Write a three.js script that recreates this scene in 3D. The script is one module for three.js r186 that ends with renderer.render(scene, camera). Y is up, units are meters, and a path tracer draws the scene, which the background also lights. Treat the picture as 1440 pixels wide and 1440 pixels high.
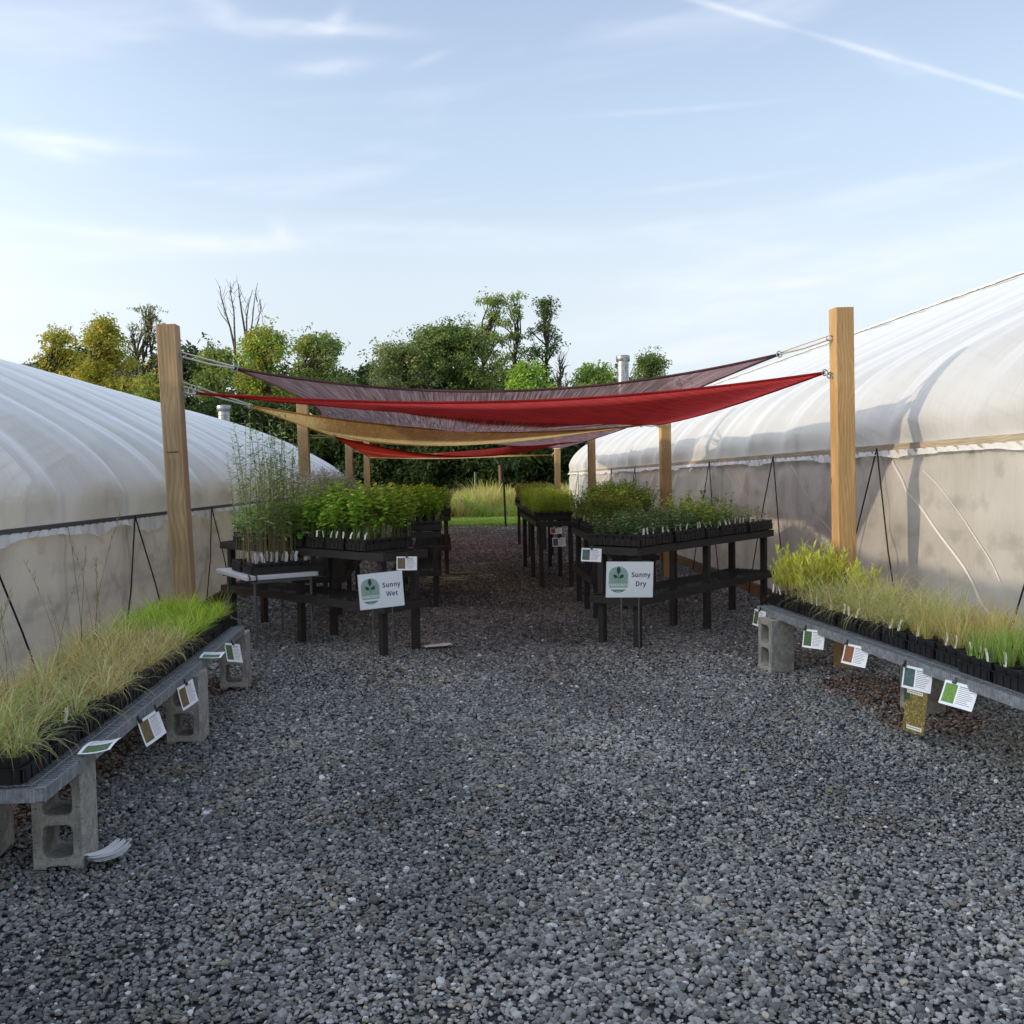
import * as THREE from 'three';
import { mergeGeometries } from 'three/addons/utils/BufferGeometryUtils.js';

// ------------------------------------------------------------------ camera, sky, sun, exposure
const scene = new THREE.Scene();
const FOCAL = 1385 / 1440;                                   // focal length over picture height
const camera = new THREE.PerspectiveCamera(2 * Math.atan(0.5 / FOCAL) * 180 / Math.PI, 1, 0.05, 2000);
camera.position.set(0, 1.58, 0);
camera.rotation.order = 'YXZ';
camera.rotation.set(-Math.atan(65 / 1385), -Math.atan(0.0708), -0.0157);
camera.updateMatrixWorld(true);
camera.updateProjectionMatrix();

const EXPOSURE = 1.17;
const SUN_EL = 14.5 * Math.PI / 180, SUN_AZ = 7.0 * Math.PI / 180;   // from the left, a little behind the viewer
const sunDir = new THREE.Vector3(-Math.cos(SUN_EL) * Math.cos(SUN_AZ), Math.sin(SUN_EL), Math.cos(SUN_EL) * Math.sin(SUN_AZ));
const sun = new THREE.DirectionalLight(new THREE.Color(1.0, 0.80, 0.56), 2.15);
sun.position.copy(sunDir).multiplyScalar(120);
sun.target.position.set(0, 0, -12);
sun.castShadow = true;
sun.shadow.radius = 1.2;
sun.shadow.mapSize.set(4096, 4096);
Object.assign(sun.shadow.camera, { left: -50, right: 50, top: 50, bottom: -50, near: 1, far: 260 });
scene.add(sun, sun.target);

const renderer = new THREE.WebGLRenderer();
renderer.toneMapping = THREE.LinearToneMapping;
renderer.toneMappingExposure = EXPOSURE;
renderer.shadowMap.enabled = true;

// ------------------------------------------------------------------ helpers
let seed = 1234567;
function rnd() { seed = (seed + 0x6D2B79F5) | 0; let t = Math.imul(seed ^ (seed >>> 15), 1 | seed); t = (t + Math.imul(t ^ (t >>> 7), 61 | t)) ^ t; return ((t ^ (t >>> 14)) >>> 0) / 4294967296; }
const R = (a, b) => a + (b - a) * rnd();
const pick = a => a[Math.floor(rnd() * a.length)];
const V = (x, y, z) => new THREE.Vector3(x, y, z);
const clamp = (x, a, b) => Math.min(b, Math.max(a, x));
const smooth = (a, b, x) => { const t = clamp((x - a) / (b - a), 0, 1); return t * t * (3 - 2 * t); };
const lerp = (a, b, t) => a + (b - a) * t;
function hash(x, y) { let h = Math.imul(x | 0, 374761393) + Math.imul(y | 0, 668265263); h = Math.imul(h ^ (h >>> 13), 1274126177); return ((h ^ (h >>> 16)) >>> 0) / 4294967296; }
function vnoise(x, y, p = 0) {
  const xi = Math.floor(x), yi = Math.floor(y), fx = x - xi, fy = y - yi, w = v => p ? ((v % p) + p) % p : v;
  const u = fx * fx * (3 - 2 * fx), v = fy * fy * (3 - 2 * fy);
  return lerp(lerp(hash(w(xi), w(yi)), hash(w(xi + 1), w(yi)), u), lerp(hash(w(xi), w(yi + 1)), hash(w(xi + 1), w(yi + 1)), u), v);
}
function fbm(x, y, o = 4) { let s = 0, a = 0.5, t = 0; for (let i = 0; i < o; i++) { s += a * vnoise(x, y + i * 17.3); t += a; a *= 0.5; x *= 2.03; y *= 2.03; } return s / t; }

// a picture point gives a direction; the distance comes from the plane it stands on
function rayOf(x, y) { return V(x / 720 - 1, 1 - y / 720, 0.5).unproject(camera).sub(camera.position).normalize(); }
function atZ(x, y, z) { const d = rayOf(x, y); return camera.position.clone().addScaledVector(d, z / -d.z); }
function atY(x, y, h = 0) { const d = rayOf(x, y); return camera.position.clone().addScaledVector(d, (h - 1.58) / d.y); }

const used = {};
function numbered(n) { const k = used[n] = (used[n] ?? -1) + 1; return k ? `${n}_${String(k).padStart(3, '0')}` : n; }
function shade(o) { o.traverse(c => { if (c.isMesh) { c.castShadow = true; c.receiveShadow = true; } }); return o; }
function tag(o, label, category, group) { o.name = numbered(o.name); o.userData.label = label; o.userData.category = category; if (group) o.userData.group = group; scene.add(shade(o)); return o; }
function structure(o, label, category) { o.name = numbered(o.name); o.userData = { ...o.userData, kind: 'structure', label, category }; scene.add(shade(o)); return o; }
function group(name, x = 0, y = 0, z = 0, turn = 0) { const g = new THREE.Group(); g.name = name; g.position.set(x, y, z); g.rotation.y = turn; return g; }
function part(name, geo, m, parent) { const o = new THREE.Mesh(geo, m); o.name = name; parent?.add(o); return o; }

class GB {                                                 // collects triangles with normals, uv in metres and optional colours
  constructor() { this.p = []; this.n = []; this.u = []; this.c = []; this.i = []; this.col = null; }
  v(x, y, z, nx, ny, nz, u, w) { this.p.push(x, y, z); this.n.push(nx, ny, nz); this.u.push(u, w); if (this.col) this.c.push(this.col[0], this.col[1], this.col[2]); return this.p.length / 3 - 1; }
  quad(a, b, c, d, ua = [0, 0], ub = [1, 0], uc = [1, 1], ud = [0, 1]) {
    const e = b.clone().sub(a), f = d.clone().sub(a); let n = e.cross(f); if (n.lengthSq() < 1e-18) n.set(0, 1, 0); n.normalize();
    const k = [[a, ua], [b, ub], [c, uc], [d, ud]].map(([q, t]) => this.v(q.x, q.y, q.z, n.x, n.y, n.z, t[0], t[1]));
    this.i.push(k[0], k[1], k[2], k[0], k[2], k[3]); return this;
  }
  box(cx, cy, cz, w, h, d, rot) {                          // rot: Quaternion about the centre
    const H = [w / 2, h / 2, d / 2], C = V(cx, cy, cz), S = [w, h, d], off = rnd() * 7;
    for (let ax = 0; ax < 3; ax++) for (const s of [-1, 1]) {
      let b = (ax + 1) % 3, c = (ax + 2) % 3; if (S[b] > S[c]) [b, c] = [c, b];
      const mk = (sb, sc) => { const q = [0, 0, 0]; q[ax] = s * H[ax]; q[b] = sb * H[b]; q[c] = sc * H[c]; return V(...q); };
      let P = [mk(-1, -1), mk(1, -1), mk(1, 1), mk(-1, 1)], U = [[-H[b], -H[c]], [H[b], -H[c]], [H[b], H[c]], [-H[b], H[c]]].map(t => [t[0] + off + ax * .3, t[1] + off]);
      const nn = P[1].clone().sub(P[0]).cross(P[3].clone().sub(P[0])); if (nn.getComponent(ax) * s < 0) { P.reverse(); U.reverse(); }
      P = P.map(q => { if (rot) q.applyQuaternion(rot); return q.add(C); });
      this.quad(...P, ...U);
    } return this;
  }
  beam(a, b, w, h = w) {                                   // a straight bar from a to b
    const d = b.clone().sub(a), L = d.length(), q = new THREE.Quaternion().setFromUnitVectors(V(0, 1, 0), d.normalize()), m = a.clone().add(b).multiplyScalar(.5);
    return this.box(m.x, m.y, m.z, w, L, h, q);
  }
  tube(pts, rad, seg = 6, cap = true) {
    const n = pts.length, base = this.p.length / 3; let prev = null, vv = 0;
    for (let k = 0; k < n; k++) {
      const t = pts[Math.min(n - 1, k + 1)].clone().sub(pts[Math.max(0, k - 1)]).normalize();
      let x = prev ? prev.clone().addScaledVector(t, -prev.dot(t)) : V(1, 0, 0).addScaledVector(t, -t.x);
      if (x.lengthSq() < 1e-6) x = V(0, 0, 1).addScaledVector(t, -t.z); x.normalize(); prev = x; const y = t.clone().cross(x), r = Array.isArray(rad) ? rad[k] : rad;
      if (k) vv += pts[k].distanceTo(pts[k - 1]);
      for (let s = 0; s <= seg; s++) { const a = s / seg * Math.PI * 2, c = Math.cos(a), e = Math.sin(a), nx = x.x * c + y.x * e, ny = x.y * c + y.y * e, nz = x.z * c + y.z * e; this.v(pts[k].x + nx * r, pts[k].y + ny * r, pts[k].z + nz * r, nx, ny, nz, s / seg * r * 6.28, vv); }
    }
    for (let k = 0; k < n - 1; k++) for (let s = 0; s < seg; s++) { const a = base + k * (seg + 1) + s, b = a + seg + 1; this.i.push(a, a + 1, b, a + 1, b + 1, b); }
    if (cap) for (const [k, up] of [[0, -1], [n - 1, 1]]) { const t = pts[Math.min(n - 1, k + 1)].clone().sub(pts[Math.max(0, k - 1)]).normalize().multiplyScalar(up), c = this.v(pts[k].x, pts[k].y, pts[k].z, t.x, t.y, t.z, 0, 0), ring = []; for (let s = 0; s < seg; s++) { const o = 3 * (base + k * (seg + 1) + s); ring.push(this.v(this.p[o], this.p[o + 1], this.p[o + 2], t.x, t.y, t.z, 0, 0)); } for (let s = 0; s < seg; s++) { const a = ring[s], b = ring[(s + 1) % seg]; up > 0 ? this.i.push(c, a, b) : this.i.push(c, b, a); } }
    return this;
  }
  ribbon(pts, widths, side) {                              // a leaf or blade: strip along pts, flat across `side`
    const base = this.p.length / 3, n = pts.length; let L = 0;
    for (let k = 0; k < n; k++) {
      const t = pts[Math.min(n - 1, k + 1)].clone().sub(pts[Math.max(0, k - 1)]).normalize(), nn = side.clone().cross(t).normalize(), w = widths[k] / 2; if (k) L += pts[k].distanceTo(pts[k - 1]);
      this.v(pts[k].x - side.x * w, pts[k].y - side.y * w, pts[k].z - side.z * w, nn.x, nn.y, nn.z, -w, L); this.v(pts[k].x + side.x * w, pts[k].y + side.y * w, pts[k].z + side.z * w, nn.x, nn.y, nn.z, w, L);
    }
    for (let k = 0; k < n - 1; k++) { const a = base + 2 * k; this.i.push(a, a + 1, a + 3, a, a + 3, a + 2); }
    return this;
  }
  geo() {
    const g = new THREE.BufferGeometry();
    g.setAttribute('position', new THREE.Float32BufferAttribute(this.p, 3)); g.setAttribute('normal', new THREE.Float32BufferAttribute(this.n, 3)); g.setAttribute('uv', new THREE.Float32BufferAttribute(this.u, 2));
    if (this.c.length) g.setAttribute('color', new THREE.Float32BufferAttribute(this.c, 3));
    g.setIndex(this.i); return g;
  }
}
function gridGeo(nu, nv, f, uv) {                          // smooth sheet f(s, t) -> Vector3
  const p = [], u = [], idx = [];
  for (let j = 0; j <= nv; j++) for (let i = 0; i <= nu; i++) { const q = f(i / nu, j / nv); p.push(q.x, q.y, q.z); const w = uv ? uv(i / nu, j / nv) : [i / nu, j / nv]; u.push(w[0], w[1]); }
  for (let j = 0; j < nv; j++) for (let i = 0; i < nu; i++) { const a = j * (nu + 1) + i, b = a + nu + 1; idx.push(a, a + 1, b, a + 1, b + 1, b); }
  const g = new THREE.BufferGeometry(); g.setAttribute('position', new THREE.Float32BufferAttribute(p, 3)); g.setAttribute('uv', new THREE.Float32BufferAttribute(u, 2)); g.setIndex(idx); g.computeVertexNormals(); return g;
}
function dataTex(w, h, f, { srgb = false, repeat = [1, 1] } = {}) {
  const a = new Uint8Array(w * h * 4);
  for (let y = 0; y < h; y++) for (let x = 0; x < w; x++) { const c = f(x, y), o = 4 * (y * w + x); a[o] = clamp(c[0], 0, 1) * 255; a[o + 1] = clamp(c[1], 0, 1) * 255; a[o + 2] = clamp(c[2], 0, 1) * 255; a[o + 3] = 255; }
  const t = new THREE.DataTexture(a, w, h); t.wrapS = t.wrapT = THREE.MirroredRepeatWrapping; t.magFilter = THREE.LinearFilter; t.minFilter = THREE.LinearMipmapLinearFilter; t.generateMipmaps = true; t.repeat.set(...repeat);
  if (srgb) t.colorSpace = THREE.SRGBColorSpace; t.needsUpdate = true; return t;
}
const lin = (r, g, b) => new THREE.Color().setRGB(r, g, b);

// ------------------------------------------------------------------ sky: air, thin cirrus and one contrail
{
  const STOPS = [[0, [.65, .715, .745]], [10, [.595, .68, .755]], [17, [.455, .58, .735]], [25, [.355, .46, .635]], [45, [.36, .45, .62]], [90.1, [.37, .45, .61]]];
  const air = e => { let k = 0; while (k < STOPS.length - 2 && e >= STOPS[k + 1][0]) k++; return [STOPS[k][0], STOPS[k][1], STOPS[k + 1][0], STOPS[k + 1][1]]; };
  const W = 3072, H = 1536, a = new Float32Array(W * H * 4);
  const c1 = rayOf(965, -4), c2 = rayOf(1440, 136), trail = c1.clone().cross(c2).normalize();
  const wisps = [[60, 195, 150, 9, .5, 0], [85, 212, 38, 14, .55, 0], [170, 328, 190, 10, .32, .02], [330, 345, 95, 11, .45, -.06], [395, 328, 14, 16, .35, .3], [600, 322, 170, 9, .26, .03], [400, 40, 80, 9, .5, -.05], [300, 8, 46, 16, .4, .35], [500, 42, 95, 8, .3, .03], [475, 28, 16, 12, .4, -.6], [465, 94, 52, 9, .48, -.12], [600, 84, 30, 5, .25, -.3], [1255, 85, 45, 14, .22, .5], [950, 155, 130, 3, .25, 0], [1000, 258, 120, 4, .18, -.05], [1300, 350, 240, 20, .3, -.1], [1000, 440, 260, 24, .28, -.12], [700, 345, 220, 14, .2, 0]].map(([x, y, rx, ry, s, t]) => {
    const d = rayOf(x, y); return { az: Math.atan2(d.x, -d.z), el: Math.asin(d.y), rx: rx / 1385, ry: ry / 1385, s, t }; });
  for (let j = 0; j < H; j++) {
    const el = ((j + .5) / H - .5) * Math.PI, y = Math.sin(el), ce = Math.cos(el), e = Math.max(0, el) * 180 / Math.PI;
    for (let i = 0; i < W; i++) {
      const th = ((i + .5) / W - .5) * 2 * Math.PI, x = ce * Math.cos(th), z = ce * Math.sin(th), o = 4 * (j * W + i);
      const cs = x * sunDir.x + y * sunDir.y + z * sunDir.z, ph = 1.08 + (cs > 0 ? 1.1 : .3) * cs * cs, hz = .22 * Math.exp(-e / 14) * Math.max(0, cs);   // Rayleigh phase, haze towards the sun
      const [e0, c0, e1, c1q] = air(e), ft = (e - e0) / (e1 - e0), f = ft * ft * (3 - 2 * ft) * .4 + ft * .6; let r = lerp(c0[0], c1q[0], f) * ph, g = lerp(c0[1], c1q[1], f) * ph, b = lerp(c0[2], c1q[2], f) * ph;
      const mie = 1.9 * Math.pow(Math.max(0, cs), 6) + .24 * Math.pow(Math.max(0, cs), 1.5) + hz;
      r += mie * 1.1; g += mie; b += mie * .78;
      if (e > 0 && e < 70) {
        const az = Math.atan2(x, -z);
        let cl = .20 * smooth(.5, .9, fbm(az * 5 + 3 + fbm(az * 3, el * 9, 2), el * 34 - az * 3, 5)) * smooth(70, 35, e);
        if (e < 34 && Math.abs(az) < .7) for (const w of wisps) { let da = az - w.az; const de0 = el - w.el; if (Math.abs(da) > w.rx * 2.6 || Math.abs(de0) > .12) continue; const de = de0 + da * w.t, q = (da / w.rx) ** 2 + (de / w.ry) ** 2; if (q < 7) cl += .55 * w.s * Math.exp(-q) * (.35 + 1.1 * fbm(az * 40 + el * 60, el * 190 - az * 22, 4)); }
        const dd = Math.abs(x * trail.x + y * trail.y + z * trail.z), mm = x * c1.x + y * c1.y + z * c1.z;
        if (mm > .55 && dd < .03) { const along = (az - Math.atan2(c1.x, -c1.z)) , wd = .0011 + .0008 * vnoise(along * 26, 3) + .0013 * smooth(.14, .06, along); cl += smooth(-.06, .03, along) * (.16 + .32 * vnoise(along * 18, 9)) * Math.exp(-(((dd + (vnoise(along * 40, 1) - .5) * .002) / wd) ** 2)); }
        cl = clamp(cl, 0, .85); r = lerp(r, 1.06, cl); g = lerp(g, 1.05, cl); b = lerp(b, 1.08, cl);
      }
      if (el < 0) { r = .2; g = .2; b = .18; }
      a[o] = r; a[o + 1] = g; a[o + 2] = b; a[o + 3] = 1;
    }
  }
  const t = new THREE.DataTexture(a, W, H, THREE.RGBAFormat, THREE.FloatType); t.mapping = THREE.EquirectangularReflectionMapping; t.magFilter = THREE.LinearFilter; t.minFilter = THREE.LinearFilter; t.needsUpdate = true;
  scene.background = t; scene.environment = t;
}

// ------------------------------------------------------------------ materials
const M = {};
{
  const streak = dataTex(512, 512, (x, y) => { const v = .55 * vnoise(x / 6, y / 64, 0) * 1 + .25 * vnoise(x / 2.5, y / 40) + .2 * vnoise(x / 40, y / 30); return [v, v, v]; });
  const woodF = (x, y) => { const w = 7 * vnoise(x / 60, y / 260) + x / 9 + .8 * vnoise(x / 5, y / 90), g = .5 + .5 * Math.sin(w * 2.4), f = vnoise(x / 1.3, y / 60), s = vnoise(x / 50 + 9, y / 180);
    let k = .80 + .16 * g * .6 + .16 * (f - .5) + .12 * (s - .5); const kx = (x - 150) / 12, ky = (y - 610) / 18, kd = kx * kx + ky * ky; if (kd < 1.5) k *= .55 + .3 * kd; return [k, k * .96, k * .9]; };
  const wood = dataTex(256, 2048, woodF, { srgb: true, repeat: [1 / .3, 1 / 2.6] });
  const woodB = dataTex(256, 2048, (x, y) => { const c = woodF(x, y)[0]; return [c, c, c]; }, { repeat: [1 / .3, 1 / 2.6] });
  M.post = new THREE.MeshStandardMaterial({ map: wood, bumpMap: woodB, bumpScale: .002, color: lin(.66, .45, .22), roughness: .8 });
  M.postLeft = new THREE.MeshStandardMaterial({ map: wood, bumpMap: woodB, bumpScale: .002, color: lin(.56, .41, .25), roughness: .85 });
  M.stain = new THREE.MeshStandardMaterial({ map: wood, bumpMap: woodB, bumpScale: .004, color: lin(.042, .041, .044), roughness: .6 });
  M.plank = new THREE.MeshStandardMaterial({ map: wood, bumpMap: woodB, bumpScale: .003, color: lin(.30, .20, .12), roughness: .9 });
  const filmT = dataTex(512, 512, (x, y) => { const d = .93 + .05 * vnoise(x / 60, y / 90) + .03 * vnoise(x / 3, y / 30) ; return [d, d * .995, d * .98]; }, { srgb: true, repeat: [.4, .4] });
  const st = streak.clone(); st.repeat.set(.5, .5);
  M.roof = new THREE.MeshPhysicalMaterial({ map: filmT, color: lin(.84, .85, .86), roughness: .75, transmission: .5, thickness: 0, side: THREE.DoubleSide, bumpMap: st, bumpScale: .0035, ior: 1.35, clearcoat: .5, clearcoatRoughness: .28 });
  const wallT = dataTex(512, 512, (x, y) => { const n = fbm(x / 90, y / 110, 4), d = .90 + .16 * (n - .5) - .10 * smooth(.5, .85, fbm(x / 40 + 7, y / 26, 5)); return [d, d * .985, d * .962]; }, { srgb: true, repeat: [.45, .45] });
  M.wallFilm = new THREE.MeshPhysicalMaterial({ map: wallT, color: lin(.95, .945, .93), clearcoat: .5, clearcoatRoughness: .25, roughness: .66, transmission: .56, thickness: 0, side: THREE.DoubleSide, bumpMap: st, bumpScale: .004, ior: 1.4 });
  M.seam = new THREE.MeshStandardMaterial({ color: lin(.74, .69, .56), roughness: .6, side: THREE.DoubleSide });
  M.tape = new THREE.MeshPhysicalMaterial({ color: lin(.86, .85, .82), roughness: .4, transmission: .2, thickness: 0, side: THREE.DoubleSide });
  M.ruffle = new THREE.MeshPhysicalMaterial({ map: filmT, color: lin(.84, .85, .86), roughness: .6, transmission: .4, thickness: 0, side: THREE.DoubleSide });
  M.railDark = new THREE.MeshStandardMaterial({ color: lin(.10, .10, .11), roughness: .5, metalness: .3 });
  M.rail = new THREE.MeshStandardMaterial({ map: wood, color: lin(.50, .46, .38), roughness: .7 });
  M.cord = new THREE.MeshStandardMaterial({ color: lin(.012, .012, .013), roughness: .8 });
  M.rope = new THREE.MeshStandardMaterial({ color: lin(.62, .58, .50), roughness: .9 });
  const galvT = dataTex(256, 256, (x, y) => { const v = .72 + .3 * (fbm(x / 14, y / 14, 3) - .5) + .2 * (vnoise(x / 40, y / 3) - .5); return [v, v * 1.01, v * 1.02]; }, { srgb: true, repeat: [3, 3] });
  M.galv = new THREE.MeshStandardMaterial({ map: galvT, color: lin(.66, .69, .72), roughness: .48, metalness: .4 });
  M.pipe = new THREE.MeshStandardMaterial({ map: galvT, color: lin(.7, .7, .7), roughness: .35, metalness: .8 });
  M.steel = new THREE.MeshStandardMaterial({ color: lin(.16, .17, .18), roughness: .45, metalness: .6 });
  const concF = (x, y) => { const v = .74 + .28 * (fbm(x / 30, y / 30, 4) - .5) + .26 * (vnoise(x / 1.4, y / 1.4) - .5) - .35 * smooth(.8, .95, vnoise(x / 3 + 5, y / 3)); return [v, v * .99, v * .965]; };
  const conc = dataTex(256, 256, concF, { srgb: true, repeat: [4, 4] }), concB = dataTex(256, 256, concF, { repeat: [4, 4] });
  M.concrete = new THREE.MeshStandardMaterial({ map: conc, bumpMap: concB, bumpScale: .004, color: lin(.72, .70, .66), roughness: .95 });
  M.plastic = new THREE.MeshStandardMaterial({ color: lin(.014, .014, .016), roughness: .42 });
  M.soil = new THREE.MeshStandardMaterial({ color: lin(.035, .025, .018), roughness: 1 });
  M.white = new THREE.MeshStandardMaterial({ color: lin(.78, .79, .80), roughness: .5 });
  M.tableWhite = new THREE.MeshStandardMaterial({ color: lin(.72, .73, .74), roughness: .45 });
  M.leaf = new THREE.MeshPhysicalMaterial({ vertexColors: true, color: 0xffffff, roughness: .9, transmission: .38, specularIntensity: .25, thickness: 0, side: THREE.DoubleSide });
  M.grass = new THREE.MeshPhysicalMaterial({ vertexColors: true, color: 0xffffff, roughness: .9, transmission: .38, specularIntensity: .2, thickness: 0, side: THREE.DoubleSide });
  M.treeLeaf = new THREE.MeshPhysicalMaterial({ color: 0xffffff, roughness: .92, transmission: .4, specularIntensity: .2, thickness: 0, side: THREE.DoubleSide });
  const barkT = dataTex(128, 256, (x, y) => { const v = .6 + .5 * (vnoise(x / 5, y / 22) - .5) + .3 * (vnoise(x / 2, y / 5) - .5); return [v, v * .96, v * .9]; }, { srgb: true, repeat: [2, 1] });
  M.bark = new THREE.MeshStandardMaterial({ map: barkT, color: lin(.20, .17, .13), roughness: 1 });
  M.deadBark = new THREE.MeshStandardMaterial({ map: barkT, color: lin(.34, .30, .26), roughness: 1 });
  const cloth = (r, g, b, tr, dark, rough) => { const w = dataTex(512, 512, (x, y) => { const v = .80 + .22 * (vnoise(x / 1.5, y / 70) - .5) + dark * (vnoise(x / 3.5 + 30, y / 120) - .5) + .10 * (vnoise(x / 60, y / 1.6) - .5); return [v, v, v]; }, { srgb: true, repeat: [.9, .6] }); return new THREE.MeshPhysicalMaterial({ map: w, color: lin(r, g, b), roughness: rough, transmission: tr, thickness: 0, specularIntensity: 0, side: THREE.DoubleSide }); };
  M.sailRed = cloth(.90, .105, .10, .72, .16, .96);
  M.sailBrown = cloth(.50, .33, .33, .86, .5, .74);
  M.sailTan = cloth(.98, .66, .25, .74, .15, .96);
}

// ------------------------------------------------------------------ ground
const SOIL = [[3.0, 6.3, .42, .8], [2.85, 5.7, .3, .35], [-1.75, 7.3, .35, .35], [-2.0, 5.6, .25, 1.2]];   // x, depth, radii of the bare reddish soil
const soilAt = (x, z) => { let s = 0; for (const [a, b, rx, rz] of SOIL) { const q = Math.hypot((x - a) / rx, (-z - b) / rz) + .9 * (fbm(x * 3 + 9, z * 3, 3) - .5); s = Math.max(s, smooth(1.05, .6, q)); } return s; };
{
  const t = dataTex(512, 512, (x, y) => { const n = .5 * vnoise(x / 24, y / 24) + .3 * vnoise(x / 5, y / 5) + .2 * vnoise(x / 1.7, y / 1.7), k = .7 + .5 * (n - .5); return [k * .96, k, k * .78]; }, { srgb: true, repeat: [.25, .25] });
  const m = new THREE.MeshStandardMaterial({ map: t, color: lin(.10, .11, .035), roughness: 1 });
  const g = gridGeo(60, 60, (s, u) => V((s - .5) * 700, -.012, (.5 - u) * 700 - 200), (s, u) => [s * 700, u * 700]);
  structure(part('field', g.translate(0, -.03, 0), m), 'green field stretching away behind the greenhouses', 'field');
  const gt = dataTex(1024, 1024, (x, y) => { const n = vnoise(x / 3.2, y / 3.2), c = vnoise(x / 1.6 + 40, y / 1.6), b = fbm(x / 120, y / 120, 3); const k = .5 + .55 * (n - .5) + .4 * (c - .5) + .2 * (b - .5); return [k * .98, k, k * 1.04]; }, { srgb: true, repeat: [.55, .55] });
  const gm = new THREE.MeshStandardMaterial({ map: gt, bumpMap: gt, bumpScale: .02, vertexColors: true, roughness: .95 });
  const roll = (x, z) => .030 * (fbm(x * .8 + 5, z * .45, 3) - .55) + .010 * (fbm(x * 3.1, z * 2.2 + 8, 2) - .5);
  const gg = gridGeo(180, 360, (s, u) => V(-3.0 + s * 7.0, -.004 + roll(-3 + s * 7, 1 - u * 27.2), 1 - u * 27.2), (s, u) => [s * 7, u * 27]);
  const P = gg.attributes.position, col = new Float32Array(P.count * 3);
  for (let k = 0; k < P.count; k++) { const s = soilAt(P.getX(k), P.getZ(k)), b = fbm(P.getX(k) * 1.3, P.getZ(k) * 1.3, 3); col.set([lerp(.17, .20, s) + .05 * (b - .5), lerp(.17, .125, s) + .03 * (b - .5), lerp(.18, .085, s)], 3 * k); }
  gg.setAttribute('color', new THREE.Float32BufferAttribute(col, 3));
  structure(part('gravel_bed', gg, gm), 'dark packed bed of the gravel aisle between the greenhouses', 'ground');
  // loose crushed stones, trodden into shallow tracks
  const stone = k => { const g = new THREE.IcosahedronGeometry(1, 0), p = g.attributes.position; const kx = R(.8, 1.25), ky = R(.45, .75), kz = R(.65, .95); for (let i = 0; i < p.count; i++) { const x = p.getX(i), y = p.getY(i), z = p.getZ(i), h = 1 + .55 * (hash(Math.round(x * 50) + 91 * k, Math.round(y * 50) * 7 + Math.round(z * 50)) - .5); p.setXYZ(i, x * h * kx, y * h * ky, z * h * kz); } g.deleteAttribute('normal'); g.computeVertexNormals(); g.deleteAttribute('uv'); return g; };
  const gravel = new THREE.MeshStandardMaterial({ color: 0xffffff, roughness: .78 });
  const NV = 6, lists = Array.from({ length: NV }, () => []);
  const place = (x, z, s) => { const so = soilAt(x, z); if (so > .5 && rnd() < .4) return; lists[Math.floor(rnd() * NV)].push([x, z, s, so]); };
  const zones = [[1.6, 4.2, 5600, 1.0], [4.2, 7, 4600, 1.02], [7, 11, 2900, 1.12], [11, 16, 1300, 1.2], [16, 25.9, 650, 1.4]];
  for (const [z0, z1, dens, sc] of zones) {
    const xl = z => Math.max(-2.9, -.50 * z - .35), xr = z => Math.min(3.9, .62 * z + .35); let A = 0; for (let k = 0; k < 20; k++) { const z = lerp(z0, z1, (k + .5) / 20); A += (xr(z) - xl(z)) * (z1 - z0) / 20; }
    const wmax = xr(z1) - xl(z1); let n = Math.floor(A * dens), c = 0, guard = 0;
    while (c < n && guard++ < n * 4) { const z = R(z0, z1), x = R(xl(z1), xr(z1)); if (x < xl(z) || x > xr(z)) continue; place(x, -z, sc * (.72 + .55 * fbm(x * 1.7 + 30, z * 1.2, 2)) * R(.0052, .0122) * (rnd() < .08 ? 1.45 : 1)); c++; }
  }
  const gr = group('gravel'), q = new THREE.Quaternion(), mtx = new THREE.Matrix4(), c = new THREE.Color();
  lists.forEach((L, k) => {
    const im = new THREE.InstancedMesh(stone(k), gravel, L.length); im.name = 'stones'; im.userData.kind = 'stuff';
    L.forEach(([x, z, s, so], i) => {
      q.setFromEuler(new THREE.Euler(R(-.5, .5), R(0, 6.28), R(-.5, .5)));
      mtx.compose(V(x, roll(x, z) + s * R(.1, .75), z), q, V(s * R(.9, 1.3), s * R(.8, 1.1), s)); im.setMatrixAt(i, mtx);
      const patch = fbm(x * 1.1 + 20, z * 1.1, 3), tone = Math.pow(rnd(), 1.7); let v = lerp(.10, .34, tone) * (.55 + .9 * patch), r = v * 1.0, g = v * 1.0, b = v * .97;
      const brown = rnd() < .05 + .3 * smooth(.62, .74, fbm(x * 2.2 + 50, z * 2.2, 3)); if (brown) { r = v * 1.15; g = v * 1.0; b = v * .78; }
      if (rnd() < .018) { const w = R(.42, .65); r = w; g = w * .99; b = w * .97; }
      if (so > .4 && rnd() < .6) { r = v * .95; g = v * .62; b = v * .46; }
      im.setColorAt(i, c.setRGB(r, g, b));
    });
    gr.add(im);
  });
  gr.userData.kind = 'stuff'; gr.name = 'gravel'; gr.userData.label = 'crushed grey gravel spread over the whole aisle'; gr.userData.category = 'gravel'; scene.add(shade(gr));
  console.log('stones', lists.reduce((a, l) => a + l.length, 0));
}

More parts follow.
